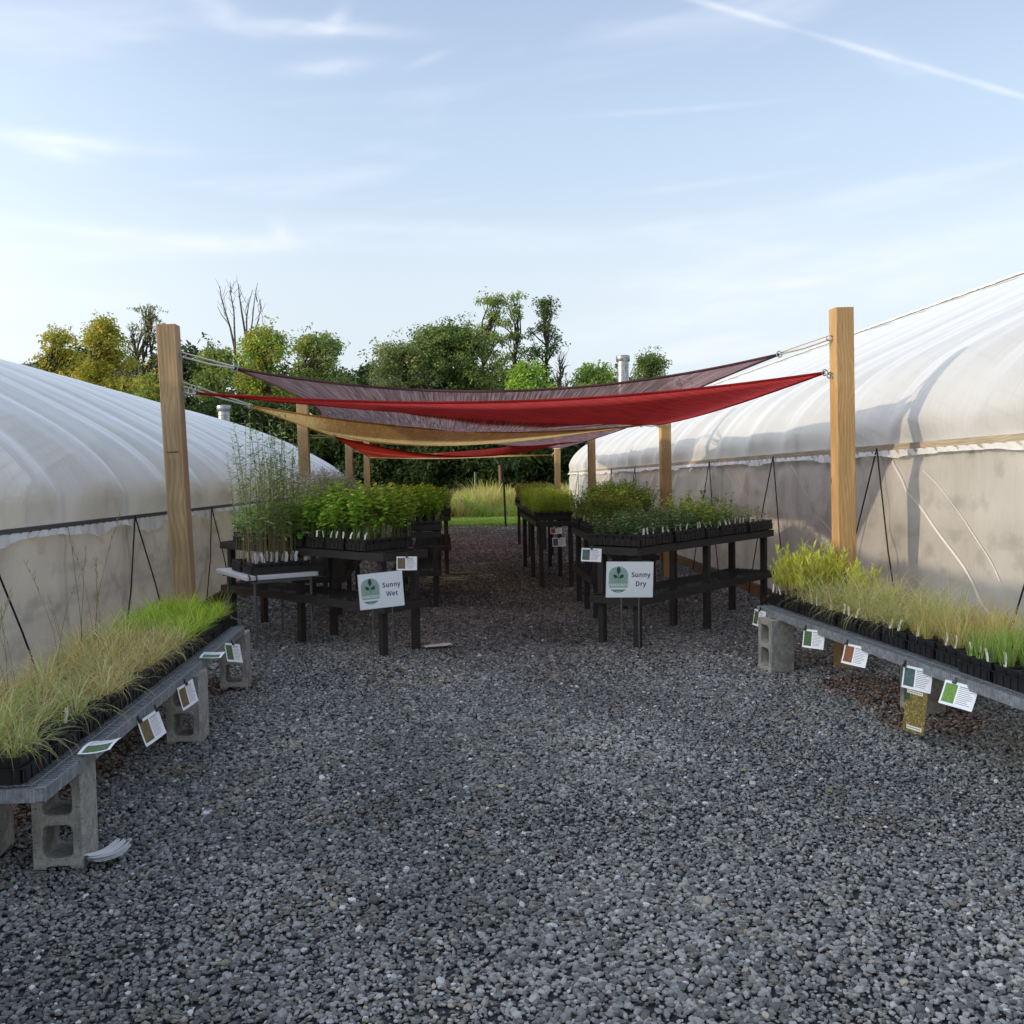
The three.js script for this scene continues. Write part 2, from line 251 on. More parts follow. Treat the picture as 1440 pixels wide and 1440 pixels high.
// ------------------------------------------------------------------ greenhouses
// profile of the covering above the side rail: [distance in from the rail, rise]
function greenhouse(o) {
  const { side, X, z0, z1, railNear, railFar, prof, bay, phase, cordPhase, label, dark } = o;
  const g = group('greenhouse', X, 0, 0), L = z1 - z0, rail = z => lerp(railNear, railFar, (z - 6) / 22), s = side;
  const curve = new THREE.CatmullRomCurve3(prof.map(([a, b]) => V(a, b, 0)), false, 'centripetal'), PTS = curve.getSpacedPoints(48), len = curve.getLength();
  const nb = Math.round(L / bay), half = prof[prof.length - 1][0];
  const bulgeAt = (z, t) => { const f = (((z - phase) / bay) % 1 + 1) % 1, w = Math.pow(Math.sin(Math.PI * f), .55), rid = hash(Math.floor((z - phase) / bay), 3), e = Math.exp(-t * 5.2) * .85 + .16; return (o.puff || 1) * (.13 + .08 * rid) * w * e * smooth(0, .045, t) + .012 * Math.sin(f * 18 + t * 9 + rid * 9) * smooth(0, .1, t) * Math.exp(-t * 4) + .02 * (fbm(z * .9, t * 3 + rid * 5, 2) - .5); };
  const at = (z, t, out) => { const k = t * 48, i = Math.min(47, Math.floor(k)), p = PTS[i].clone().lerp(PTS[i + 1], k - i), d = PTS[i + 1].clone().sub(PTS[i]).normalize(); return V(s * (p.x - d.y * out), rail(z) + p.y + d.x * out, -z); };
  const roof = gridGeo(nb * 14, 44, (u, v) => { const z = z0 + u * L, t = Math.pow(v, 1.35); return at(z, t, bulgeAt(z, t)); }, (u, v) => [u * L, Math.pow(v, 1.35) * len]);
  part('roof_film', roof, o.film, g);
  // far slope of the roof, plain pillows
  const far = gridGeo(nb * 4, 16, (u, v) => { const z = z0 + u * L, p = at(z, v, bulgeAt(z, v) * .7), q = p.clone(); q.x = s * 2 * half - p.x; return q; }, (u, v) => [u * L, v * len]);
  part('roof_film', far, o.film, g);
  const ridgeP = z => V(s * half, rail(z) + prof[prof.length - 1][1] + .03, -z);
  if (o.ridge) { const n = 200, sm = new GB(), fl = gridGeo(n * 2, 3, (u, v) => { const z = z0 + L * u, k = Math.floor(u * n * 2), p = at(z, .955 - v * .018 - .008 * hash(k, 6), .05 + .015 * v * hash(k, 2)); return p; }); for (let k = 0; k < n; k++) { const a = z0 + L * k / n, c = z0 + L * (k + 1) / n - .012; sm.beam(at(a, .958, .055), at(c, .958, .055), .05, .03); } part('ridge_seam', sm.geo(), M.seam, g); part('seam_flap', fl, M.ruffle, g); }
  // hoops
  for (let k = 0; k <= nb; k++) { const z = phase + (Math.ceil((z0 - phase) / bay) + k) * bay; if (z > z1 || z < 4) continue; const pts = []; for (let i = 0; i <= 16; i++) pts.push(at(z, i / 16, -.045)); for (let i = 15; i >= 0; i--) { const p = at(z, i / 16, -.045); p.x = s * 2 * half - p.x; pts.push(p); } pts.unshift(V(0.045 * s, 0, -z)); pts.push(V(s * (2 * half - .045), 0, -z)); part('hoop', new GB().tube(pts, .021, 6).geo(), M.pipe, g); }
  // side walls of loose film
  const skin = (xo, sgn) => (z, v) => { const h = rail(z) - .02; const f = (((z - phase) / bay) % 1 + 1) % 1; let d = .03 * Math.sin(Math.PI * f) * Math.sin(Math.PI * v) + .05 * (fbm(z * .8, v * 2.2, 3) - .5) * smooth(0, .1, v) * smooth(1, .85, v);
    const w1 = z * .9 + v * 1.6, w2 = z * 1.05 - v * 1.3; d += .034 * (Math.pow(Math.abs(Math.sin(w1 * 2.1 + 2 * fbm(z * .4, 3, 2))), 14) + .7 * Math.pow(Math.abs(Math.sin(w2 * 1.7 + 1 + 2 * fbm(z * .5, 8, 2))), 18)) * smooth(0, .15, v) * smooth(1, .9, v); d += .025 * Math.sin(Math.PI * v); return V(xo - sgn * d, .03 + v * (h - .03), -z); };
  const wall = (xo, nz, sgn) => { const f = skin(xo, sgn); return gridGeo(nz, 22, (u, v) => f(z0 + u * L, v), (u, v) => [u * L, v * 1.5]); };
  part('side_film', wall(.02 * s, Math.round(L * 16), s), M.wallFilm, g);
  part('side_film', wall(s * (2 * half - .02), Math.round(L * 3), -s), M.wallFilm, g);
  { const f = skin(.02 * s, s), strip = (za, va, zb, vb, w) => { const pts = [], ws = []; for (let k = 0; k <= 30; k++) { const t = k / 30; pts.push(f(lerp(za, zb, t), lerp(va, vb, t)).add(V(-s * .012, 0, 0))); ws.push(w * (.8 + .4 * vnoise(t * 9, za))); } part('tape_strip', new GB().ribbon(pts, ws, V(0, Math.abs(zb - za), Math.sign(zb - za) * 1.2 * (vb < va ? -1 : 1)).normalize().negate()).geo(), M.tape, g); };
    for (const [za, va, zb, vb, w] of o.tape || []) strip(za, va, zb, vb, w); }
  for (let z = Math.max(5, cordPhase); z < z1 - 2; z += o.cordStep) { part('brace', new GB().tube([V(s * .12, .1, -z), V(s * .12, rail(z) * .95, -(z + 1.25))], .02, 6).geo(), M.pipe, g); part('purlin', new GB().tube([V(s * .10, rail(z) * .55, -z), V(s * .10, rail(z) * .55, -(z + o.cordStep))], .017, 6).geo(), M.pipe, g); }
  // rails, baseboards
  const rb = new GB(), nR = 24; for (let k = 0; k < nR; k++) { const a = z0 + L * k / nR, b = z0 + L * (k + 1) / nR; rb.beam(V(-s * .012, rail(a), -a), V(-s * .012, rail(b), -b), .035, dark ? .035 : .075); }
  part('side_rail', rb.geo(), dark ? M.railDark : M.rail, g);
  for (let k = 0; k < 7; k++) { const a = z0 + L * k / 7, b = z0 + L * (k + 1) / 7 - .006; part('baseboard', new GB().box(-s * .025, .07, -(a + b) / 2, .038, .14, b - a).geo(), M.plank, g); }
  // the loose hem of the covering flapping below the rail
  const hem = gridGeo(Math.round(L * 22), 5, (u, v) => { const z = z0 + u * L, n = fbm(z * 1.7, 4, 3), w = .04 + (dark ? .08 : .035) * smooth(.35, .75, n) * (.6 + .6 * vnoise(z * 5, 2)); return V(-s * (.034 + .035 * v * Math.abs(Math.sin(z * 9 + 4 * n)) + .012 * Math.sin(z * 41 + 3 * v)), rail(z) - .012 - w * v, -z); }, (u, v) => [u * L * 3, v * .3]);
  part('loose_hem', hem, M.ruffle, g);
  // zigzag hold-down cord
  for (let z = cordPhase; z < z1 - 1; z += o.cordStep) for (const dz of [-.58, .78]) part('cord', new GB().tube([V(-s * .065, rail(z) + .01, -z), V(-s * .10, rail(z) * .5, -(z + dz * .5)), V(-s * .10, .03, -(z + dz))], .0065, 5).geo(), M.cord, g);
  // end walls with a plank frame
  for (const z of [z1, z0]) {
    const pts = [V(0, 0, -z)]; for (let i = 0; i <= 24; i++) pts.push(at(z, i / 24, 0)); for (let i = 23; i >= 0; i--) { const p = at(z, i / 24, 0); p.x = s * 2 * half - p.x; pts.push(p); } pts.push(V(s * 2 * half, 0, -z));
    const sh = new THREE.Shape(pts.map(p => new THREE.Vector2(p.x, p.y))), eg = new THREE.ShapeGeometry(sh); eg.translate(0, 0, -z); part('end_film', eg, M.wallFilm, g);
    for (const f of [.25, .5, .75]) part('end_stud', new GB().box(s * 2 * half * f, 1.2, -z + .05, .09, 2.4, .04).geo(), M.plank, g);
  }
  // soil floor seen dimly through the film
  const soil = new THREE.MeshStandardMaterial({ color: lin(.34, .29, .22), roughness: 1 });
  part('soil_floor', new GB().quad(V(0.02 * s, .004, -z0), V(s * 2 * half, .004, -z0), V(s * 2 * half, .004, -z1), V(.02 * s, .004, -z1)).geo(), soil, g);
  tag(g, label, 'greenhouse'); return { at, rail, half };
}
const profRight = [[0, 0], [.05, .22], [.18, .46], [.42, .70], [.85, .96], [1.5, 1.27], [2.4, 1.68], [3.5, 2.16], [4.5, 2.55]];
const profLeft = [[0, 0], [.05, .20], [.18, .42], [.42, .66], [.9, .98], [1.6, 1.36], [2.5, 1.74], [3.5, 2.06], [4.5, 2.26]];
greenhouse({ film: M.roof, side: 1, X: 3.72, z0: -2, z1: 28.5, railNear: 1.70, railFar: 1.36, prof: profRight, puff: .62, bay: 1.29, phase: 8.06, cordPhase: 2.86, cordStep: 2.6, ridge: true, tape: [[10.3, .97, 8.5, .33, .020], [10.0, .85, 9.2, .5, .008], [7.9, .95, 6.1, .2, .024], [7.3, .9, 6.2, .45, .008], [12.7, .95, 11.5, .5, .010], [12.3, .95, 11.2, .5, .008]], label: 'translucent white plastic greenhouse with a tall side rail behind the sunny dry table' });
greenhouse({ film: M.roof, side: -1, X: -2.68, z0: -6, z1: 28.5, railNear: 1.225, railFar: .93, prof: profLeft, bay: 1.42, phase: 8.6, cordPhase: 3.0, cordStep: 2.8, dark: true, label: 'pale inflated plastic greenhouse with a low dark side rail behind the long grass bench' });

// ------------------------------------------------------------------ flue pipes
function flue(p, top, r, label) {
  const g = group('flue_pipe', p.x, 0, p.z), pr = (a) => new THREE.LatheGeometry(a.map(q => new THREE.Vector2(q[0], q[1])), 20);
  part('pipe', pr([[r, 0], [r, top - .3], [r * 1.04, top - .3], [r * 1.04, top - .26], [r, top - .26], [r, top - .16]]), M.pipe, g);
  part('rain_cap', pr([[r * .9, top - .18], [r * 1.2, top - .18], [r * 1.24, top - .03], [r * 1.1, top], [0, top + .02]]), M.pipe, g);
  tag(g, label, 'pipe', 'greenhouse flue pipes');
}
{ const a = atZ(876, 500, 29.3); flue(a, a.y, .17, 'tall galvanised flue pipe with a cap rising behind the brown shade sail'); const b = atZ(315, 570, 29.3); flue(b, b.y, .17, 'short galvanised flue pipe with a cap peeking over the low greenhouse roof'); }

// ------------------------------------------------------------------ timber posts
const POST = {};
function timberPost(key, x, z, h, lean, mat, label, stamp) {
  const g = group('timber_post', x, 0, -z); g.rotation.z = lean; const w = .07, c = .006, sec = [[-w, -w + c], [-w + c, -w], [w - c, -w], [w, -w + c], [w, w - c], [w - c, w], [-w + c, w], [-w, w - c]].reverse(), gb = new GB(), off = R(0, 5);
  let uu = 0; for (let k = 0; k < 8; k++) { const a = sec[k], b = sec[(k + 1) % 8], d = Math.hypot(b[0] - a[0], b[1] - a[1]), tw = .004 * (k % 3); for (let j = 0; j < 4; j++) { const y0 = -.05 + (h + .05) * j / 4, y1 = -.05 + (h + .05) * (j + 1) / 4; gb.quad(V(a[0], y0, a[1]), V(b[0], y0, b[1]), V(b[0], y1, b[1]), V(a[0], y1, a[1]), [uu + off, y0 + off], [uu + d + off, y0 + off], [uu + d + off, y1 + off], [uu + off, y1 + off]); } uu += d; }
  part('timber', gb.geo(), mat, g);
  const cap = new THREE.ShapeGeometry(new THREE.Shape(sec.slice().reverse().map(q => new THREE.Vector2(q[0], -q[1])))); cap.rotateX(-Math.PI / 2); cap.translate(0, h, 0); part('end_grain', cap, mat, g);
  const hook = y => part('eye_bolt', new THREE.TorusGeometry(.022, .005, 6, 14).translate((x < .5 ? 1 : -1) * .095, y, 0), M.galv, g); hook(h - .22); hook(h - .5);
  if (stamp) { const m = new THREE.MeshStandardMaterial({ color: lin(.035, .028, .025), roughness: .9 }), s = new GB(); let u = -.045; for (let k = 0; k < 11; k++) { const ww = R(.003, .008); s.box(u + ww / 2, 1.72 + R(-.002, .002), .0712, ww, R(.006, .012), .0012); u += ww + R(.0015, .004); } part('lumber_stamp', s.geo(), m, g); }
  tag(g, label, 'post', 'shade sail posts'); POST[key] = { x, z, h, lean };
}
timberPost('L1', -1.905, 7.45, 2.65, .030, M.postLeft, 'weathered square timber post with a dark stamp, behind the long grass bench', true);
timberPost('R1', 3.075, 7.32, 2.73, .013, M.post, 'square golden timber post rising behind the yellow-green plants on the metal bench');
timberPost('L2', -1.813, 13.4, 2.52, .012, M.postLeft, 'square timber post standing behind the tall leggy stems on the white folding table');
timberPost('R2', 3.091, 13.4, 2.6, .008, M.post, 'square golden timber post rising directly behind the sunny dry table');
timberPost('L3', -1.79, 19.4, 2.5, 0, M.postLeft, 'square timber post standing between the purple flowers and the far hedge');
timberPost('R3', 2.974, 19.4, 2.5, 0, M.post, 'square timber post in front of the far corner of the tall-railed greenhouse');
timberPost('L4', -1.868, 25, 2.5, 0, M.postLeft, 'square timber post at the far end of the aisle by the low greenhouse');
timberPost('R4', 2.953, 25, 2.5, 0, M.post, 'square timber post at the far end of the aisle, standing before the dark trees');

// ------------------------------------------------------------------ shade sails
function sailGeo(C, { sag, edge, edgeSag, n = 36 }) {
  if (C.length === 4) {
    const [A, B, D, E] = C;                                // A-B near edge, E-D far edge
    const cen = A.clone().add(B).add(D).add(E).multiplyScalar(.25);
    return gridGeo(n, n, (u, v) => { const p = A.clone().multiplyScalar((1 - u) * (1 - v)).addScaledVector(B, u * (1 - v)).addScaledVector(D, u * v).addScaledVector(E, (1 - u) * v);
      const ku = 4 * u * (1 - u), kv = 4 * v * (1 - v); const mid = A.clone().lerp(B, u).lerp(E.clone().lerp(D, u), .5); p.lerp(mid, edge * ku * Math.pow(Math.abs(2 * v - 1), 1)); const mid2 = A.clone().lerp(E, v).lerp(B.clone().lerp(D, v), .5); p.lerp(mid2, edge * kv * Math.abs(2 * u - 1));
      const es = Array.isArray(edgeSag) ? edgeSag : [edgeSag, edgeSag, edgeSag, edgeSag]; p.y -= sag * ku * kv + es[0] * ku * (1 - v) + es[2] * ku * v + es[1] * kv * u + es[3] * kv * (1 - u) - .012 * Math.sin(u * 30 + v * 7) * ku * kv * .6; return p; }, (u, v) => [u * A.distanceTo(B), v * A.distanceTo(E)]);
  }
  const [A, B, D] = C, cen = A.clone().add(B).add(D).multiplyScalar(1 / 3), p = [], uv = [], idx = [], id = (i, j) => i * (i + 1) / 2 + j;
  for (let i = 0; i <= n; i++) for (let j = 0; j <= i; j++) {
    const a = 1 - i / n, d = i ? j / n : 0, b = i / n - d, q = A.clone().multiplyScalar(a).addScaledVector(B, b).addScaledVector(D, d);
    const ab = 4 * a * b, bd = 4 * b * d, da = 4 * d * a, k = edge * (ab * (1 - d) + bd * (1 - a) + da * (1 - b)); q.lerp(cen, Math.min(.6, k) * (1 - 20 * a * b * d));
    const es = Array.isArray(edgeSag) ? edgeSag : [edgeSag, edgeSag, edgeSag]; q.y -= sag * 27 * a * b * d + es[0] * ab * (1 - d) + es[1] * bd * (1 - a) + es[2] * da * (1 - b) + .010 * Math.sin(a * 40 + b * 13) * 27 * a * b * d * .5; p.push(q.x, q.y, q.z); uv.push(b * A.distanceTo(B) + d * 1.3, d * A.distanceTo(D));
  }
  for (let i = 0; i < n; i++) for (let j = 0; j <= i; j++) { idx.push(id(i, j), id(i + 1, j), id(i + 1, j + 1)); if (j < i) idx.push(id(i, j), id(i + 1, j + 1), id(i, j + 1)); }
  const g = new THREE.BufferGeometry(); g.setAttribute('position', new THREE.Float32BufferAttribute(p, 3)); g.setAttribute('uv', new THREE.Float32BufferAttribute(uv, 2)); g.setIndex(idx); g.computeVertexNormals(); return g;
}
function sail(px, tie, opt, mat, label) {
  const C = px.map(([x, y, z]) => atZ(x, y, z)), g = group('shade_sail', C[0].x, 0, C[0].z), o = g.position, L = C.map(c => c.clone().sub(o));
  const geo = sailGeo(L, opt); part('cloth', geo, mat, g);
  // hem cord round the cloth
  const pos = geo.attributes.position, n = 36, edge = []; if (C.length === 4) { for (let k = 0; k <= n; k++) edge.push(k); for (let k = 1; k <= n; k++) edge.push(k * (n + 1) + n); for (let k = n - 1; k >= 0; k--) edge.push(n * (n + 1) + k); for (let k = n - 1; k >= 0; k--) edge.push(k * (n + 1)); } else { const id = (i, j) => i * (i + 1) / 2 + j; for (let i = 0; i <= n; i++) edge.push(id(i, 0)); for (let j = 1; j <= n; j++) edge.push(id(n, j)); for (let i = n - 1; i >= 0; i--) edge.push(id(i, i)); }
  part('hem', new GB().tube(edge.map(k => V(pos.getX(k), pos.getY(k), pos.getZ(k))), .011, 5, false).geo(), mat, g);
  tie.forEach(([k, post, h]) => { const q = POST[post], a = L[k], b = V(q.x + (q.x < .5 ? .09 : -.09) - Math.sin(q.lean) * h, h, -q.z).sub(o); part('rope', new GB().tube([a, a.clone().lerp(b, .5).add(V(0, -.01, 0)), b], .008, 5).geo(), M.rope, g); if (a.distanceTo(b) > .2) part('rope', new GB().tube([a.clone().add(V(0, .012, .01)), b.clone().add(V(0, .03, .01))], .006, 5).geo(), M.rope, g); part('ring', new THREE.TorusGeometry(.022, .005, 6, 14).translate(a.x, a.y, a.z), M.galv, g); });
  tag(g, label, 'shade sail', 'shade sails over the aisle');
}
sail([[330, 518, 7.5], [1096, 498, 7.45], [912, 588, 13.0], [446, 590, 13.0]], [[0, 'L1', 2.42], [1, 'R1', 2.5], [2, 'R2', 2.3], [3, 'L2', 2.3]], { sag: .06, edge: .12, edgeSag: [.19, .05, .19, .04] }, M.sailBrown, 'dark brown mesh shade sail whose raised near edge tops the front red one');
sail([[276, 553, 7.45], [1160, 524, 7.35], [926, 597, 13.2]], [[0, 'L1', 2.16], [1, 'R1', 2.24], [2, 'R2', 2.1]], { sag: .10, edge: .05, edgeSag: [.13, .06, .06] }, M.sailRed, 'large bright red shade sail sagging between the two front posts');
sail([[352, 571, 9.8], [902, 598, 12.9], [486, 618, 18.6]], [[0, 'L1', 2.2], [1, 'R2', 2.10], [2, 'L3', 1.98]], { sag: .14, edge: .03, edgeSag: [.16, .15, .03] }, M.sailTan, 'golden tan shade sail hanging just below the front brown and red ones');
sail([[447, 600, 13.9], [908, 592, 13.9], [790, 630, 24.4]], [[0, 'L2', 2.1], [1, 'R2', 2.15], [2, 'R4', 2.0]], { sag: .08, edge: .06, edgeSag: .05 }, M.sailBrown, 'brown mesh shade sail farther back, almost hidden behind the tan one');
sail([[470, 614, 13.9], [824, 612, 19.1], [512, 636, 24.4]], [[0, 'L2', 2.0], [1, 'R3', 2.1], [2, 'L4', 1.9]], { sag: .12, edge: .04, edgeSag: [.34, .16, .06] }, M.sailRed, 'small distant red shade sail showing below the tan one');
sail([[496, 633, 19.6], [776, 640, 24.6], [518, 644, 26.4]], [[0, 'L3', 1.95], [1, 'R4', 1.88], [2, 'L4', 1.83]], { sag: .06, edge: .08, edgeSag: .03 }, M.sailTan, 'distant tan shade sail, lowest and farthest of all');

console.log('structure done');
// ------------------------------------------------------------------ plants: a few shapes of each kind, shared by all trays
const tint = (c, k = .22) => { const f = R(1 - k, 1 + k); return [c[0] * f * R(.93, 1.07), c[1] * f, c[2] * f * R(.9, 1.1)]; };
function blade(gb, b, az, len, lean, curl, w, col, n = 5) {
  gb.col = col; const d = V(Math.cos(az), 0, Math.sin(az)), side = V(-d.z, 0, d.x).applyAxisAngle(V(0, 1, 0), R(-.7, .7)), pts = [], wd = []; let a = lean, p = b.clone(); const st = len / n;
  for (let k = 0; k <= n; k++) { pts.push(p.clone()); const t = k / n; wd.push(w * (t < .15 ? .7 + 2 * t : 1.03 * (1 - Math.pow(t, 2.2)) + .04)); p.addScaledVector(d, Math.sin(a) * st).add(V(0, Math.cos(a) * st, 0)); a += curl / n * (.5 + t); if (p.y < -.12) p.y = -.12; }
  gb.ribbon(pts, wd, side);
}
function leafAt(gb, p, dir, len, w, droop, col) {
  gb.col = col; let side = dir.clone().cross(V(0, 1, 0)); if (side.lengthSq() < 1e-4) side = V(1, 0, 0); side.normalize().applyAxisAngle(dir, R(-.6, .6)); const q = p.clone(), d = dir.clone(), pts = [q.clone()];
  for (let k = 0; k < 3; k++) { q.addScaledVector(d, len / 3); pts.push(q.clone()); d.y -= droop; d.normalize(); }
  gb.ribbon(pts, [w * .25, w * .95, w * .8, w * .06], side);
}
const grass = o => () => { const gb = new GB(); for (let k = 0; k < o.n; k++) { const az = R(0, 6.283), r = R(0, .032); blade(gb, V(Math.cos(az) * r, 0, Math.sin(az) * r), az + R(-.6, .6), R(...o.len), R(.02, o.lean), R(...o.curl), R(...o.w), tint(pick(o.cols)), o.seg || 5); } o.more?.(gb); return gb.geo(); };
function stem(gb, b, h, lean, az, r, col, n = 4) { gb.col = col; const pts = []; for (let k = 0; k <= n; k++) { const t = k / n; pts.push(V(b.x + Math.cos(az) * lean * h * t * t + R(-.004, .004) * (k > 0), b.y + h * t, b.z + Math.sin(az) * lean * h * t * t + R(-.004, .004) * (k > 0))); } gb.tube(pts, pts.map((_, k) => r * (1 - .65 * k / n)), 3, false); return t => { const f = clamp(t, 0, .999) * n, i = Math.floor(f); return pts[i].clone().lerp(pts[i + 1], f - i); }; }
const leafy = o => () => { const gb = new GB(); for (let k = 0; k < o.stems; k++) { const az = R(0, 6.283), r = R(0, .03), h = R(...o.h), P = stem(gb, V(Math.cos(az) * r, 0, Math.sin(az) * r), h, R(.05, o.lean), az, o.r, tint(o.stem)); const n = Math.round(o.leaves * h / o.h[1]);
    for (let i = 0; i < n; i++) { const t = o.from + (1 - o.from) * (i + R(0, .9)) / n, la = i * 2.4 + R(-.5, .5), up = R(...o.up); leafAt(gb, P(t), V(Math.cos(la) * Math.cos(up), Math.sin(up), Math.sin(la) * Math.cos(up)), R(...o.ll) * (1.1 - .4 * t), R(...o.lw), o.droop, tint(pick(o.cols), .28)); }
    o.top?.(gb, P(1), az); } return gb.geo(); };
const seedStalk = (gb, h, cols) => { const az = R(0, 6.283), P = stem(gb, V(R(-.02, .02), 0, R(-.02, .02)), h, R(.05, .32), az, .0026, tint(pick(cols)), 5); for (let k = 0; k < 9; k++) { const a = R(0, 6.28); leafAt(gb, P(.72 + .28 * k / 9), V(Math.cos(a) * .4, .85, Math.sin(a) * .4).normalize(), R(.025, .05), .005, .05, tint(pick(cols))); } };
const KIND = {
  paleSedge: [grass({ n: 48, len: [.16, .34], lean: 1.1, curl: [1.2, 3], w: [0.0035, 0.0062], cols: [[.50, .50, .20], [.60, .55, .26], [.38, .44, .15], [.66, .56, .30], [.34, .50, .10]] }), 4],
  tanGrass: [grass({ n: 56, len: [.16, .36], lean: 1.15, curl: [1, 3.2], w: [0.003, 0.0055], cols: [[0.72, 0.625, 0.304], [0.72, 0.558, 0.237], [0.608, 0.558, 0.186], [0.72, 0.71, 0.372], [0.507, 0.524, 0.169], [0.676, 0.406, 0.169]] }), 5],
  tanStalks: [grass({ n: 50, len: [.2, .36], lean: 0.95, curl: [0.8, 2.6], w: [0.003, 0.0052], cols: [[0.72, 0.575, 0.27], [0.676, 0.575, 0.237], [0.541, 0.541, 0.186]], more: gb => { for (let k = 0; k < 2; k++) seedStalk(gb, R(.5, .86), [[.34, .30, .12], [.42, .34, .18], [.25, .28, .10]]); } }), 4],
  brightGrass: [grass({ n: 52, len: [.13, .25], lean: 0.95, curl: [0.6, 2.4], w: [0.0034, 0.006], cols: [[0.388, 0.612, 0.0503], [0.517, 0.612, 0.0718], [0.287, 0.517, 0.0431], [0.603, 0.612, 0.129]] }), 4],
  archGrass: [grass({ n: 44, len: [.3, .56], lean: 1.0, curl: [1.3, 2.9], w: [0.0032, 0.0058], cols: [[.62, .60, .24], [.70, .62, .32], [.46, .52, .16], [.50, .56, .18], [.68, .52, .26]], seg: 7 }), 5],
  brownUpright: [grass({ n: 44, len: [.16, .30], lean: .55, curl: [.2, 1.4], w: [0.003, 0.005], cols: [[0.72, 0.575, 0.254], [0.608, 0.575, 0.186], [0.456, 0.541, 0.152], [0.72, 0.473, 0.22]] }), 4],
  tallUpright: [grass({ n: 38, len: [.16, .28], lean: .5, curl: [.1, 1.2], w: [0.003, 0.005], cols: [[0.507, 0.608, 0.169], [0.676, 0.608, 0.254], [0.372, 0.507, 0.118]], more: gb => { for (let k = 0; k < 9; k++) { const az = R(0, 6.28); blade(gb, V(R(-.02, .02), 0, R(-.02, .02)), az, R(.34, .52), R(.02, .16), R(0, .4), R(.003, .005), tint(pick([[.38, .38, .13], [.5, .40, .17], [.27, .36, .09]])), 6); } } }), 4],
  rush: [grass({ n: 46, len: [.13, .27], lean: .42, curl: [0, .9], w: [0.003, 0.005], cols: [[0.27, 0.456, 0.0845], [0.372, 0.558, 0.118], [0.203, 0.355, 0.0676], [0.507, 0.507, 0.186]] }), 4],
  yellowSpike: [leafy({ stems: 5, h: [.20, .36], lean: .2, r: .0028, stem: [.42, .36, .14], leaves: 26, from: .25, up: [.75, 1.25], ll: [.06, .10], lw: [.010, .017], droop: .02, cols: [[0.72, 0.72, 0.118], [0.72, 0.72, 0.118], [0.72, 0.72, 0.237], [0.642, 0.72, 0.101]] }), 4],
  leggy: [leafy({ stems: 3, h: [.8, 1.38], lean: .10, r: .0034, stem: [.42, .37, .17], leaves: 38, from: .25, up: [-.3, .8], ll: [.06, .11], lw: [.010, .015], droop: .22, cols: [[0.264, 0.385, 0.162], [0.344, 0.487, 0.182], [0.203, 0.305, 0.142], [0.608, 0.69, 0.264]] }), 5],
  bush: [leafy({ stems: 4, h: [.26, .40], lean: .35, r: .003, stem: [.25, .36, .09], leaves: 22, from: .4, up: [-.2, .7], ll: [.05, .085], lw: [.026, .042], droop: .2, cols: [[0.324, 0.583, 0.0569], [0.454, 0.682, 0.0811], [0.244, 0.454, 0.0487], [0.583, 0.691, 0.113]] }), 4],
  broad: [leafy({ stems: 4, h: [.14, .26], lean: .7, r: .003, stem: [.22, .32, .08], leaves: 13, from: .1, up: [-.4, .6], ll: [.06, .10], lw: [.04, .062], droop: .3, cols: [[0.233, 0.497, 0.073], [0.35, 0.613, 0.0872], [0.175, 0.379, 0.0584], [0.497, 0.622, 0.146]] }), 4],
  purple: [leafy({ stems: 4, h: [.30, .46], lean: .3, r: .0026, stem: [.24, .27, .11], leaves: 18, from: .2, up: [-.2, .7], ll: [.04, .065], lw: [.012, .02], droop: .15, cols: [[0.406, 0.547, 0.182], [0.527, 0.67, 0.203], [0.324, 0.446, 0.142]], top: (gb, p) => { for (let k = 0; k < 14; k++) { const a = R(0, 6.28); leafAt(gb, p.clone().add(V(R(-.035, .035), R(-.03, .035), R(-.035, .035))), V(Math.cos(a), R(-.2, .9), Math.sin(a)).normalize(), R(.012, .022), .008, 0, tint([.42, .34, .50])); } } }), 4],
  blueGreen: [leafy({ stems: 5, h: [.13, .25], lean: .6, r: .0025, stem: [.14, .20, .08], leaves: 18, from: .1, up: [-.2, .8], ll: [.04, .065], lw: [.012, .02], droop: .16, cols: [[0.223, 0.385, 0.182], [0.305, 0.508, 0.264], [0.406, 0.588, 0.344], [0.182, 0.324, 0.121], [0.284, 0.527, 0.121]] }), 5],
  darkGreen: [leafy({ stems: 5, h: [.18, .32], lean: .5, r: .0026, stem: [.14, .2, .06], leaves: 24, from: .15, up: [-.2, .8], ll: [.035, .06], lw: [.010, .018], droop: .14, cols: [[0.264, 0.446, 0.0913], [0.365, 0.588, 0.101], [0.203, 0.344, 0.0608], [0.527, 0.67, 0.142]] }), 4],
  feather: [leafy({ stems: 7, h: [.15, .25], lean: .4, r: .002, stem: [.24, .32, .08], leaves: 26, from: .05, up: [.2, 1.1], ll: [.03, .055], lw: [.004, .007], droop: .05, cols: [[0.508, 0.75, 0.121], [0.649, 0.75, 0.162], [0.385, 0.629, 0.101]] }), 4],
  smallGrey: [leafy({ stems: 3, h: [.06, .17], lean: .35, r: .0022, stem: [.28, .29, .17], leaves: 12, from: .1, up: [0, .9], ll: [.025, .045], lw: [.007, .012], droop: .1, cols: [[0.372, 0.473, 0.237], [0.507, 0.575, 0.321], [0.287, 0.389, 0.152]] }), 4],
};
const bank = {};
const plantGeo = k => pick(bank[k] ??= Array.from({ length: KIND[k][1] }, () => KIND[k][0]()));

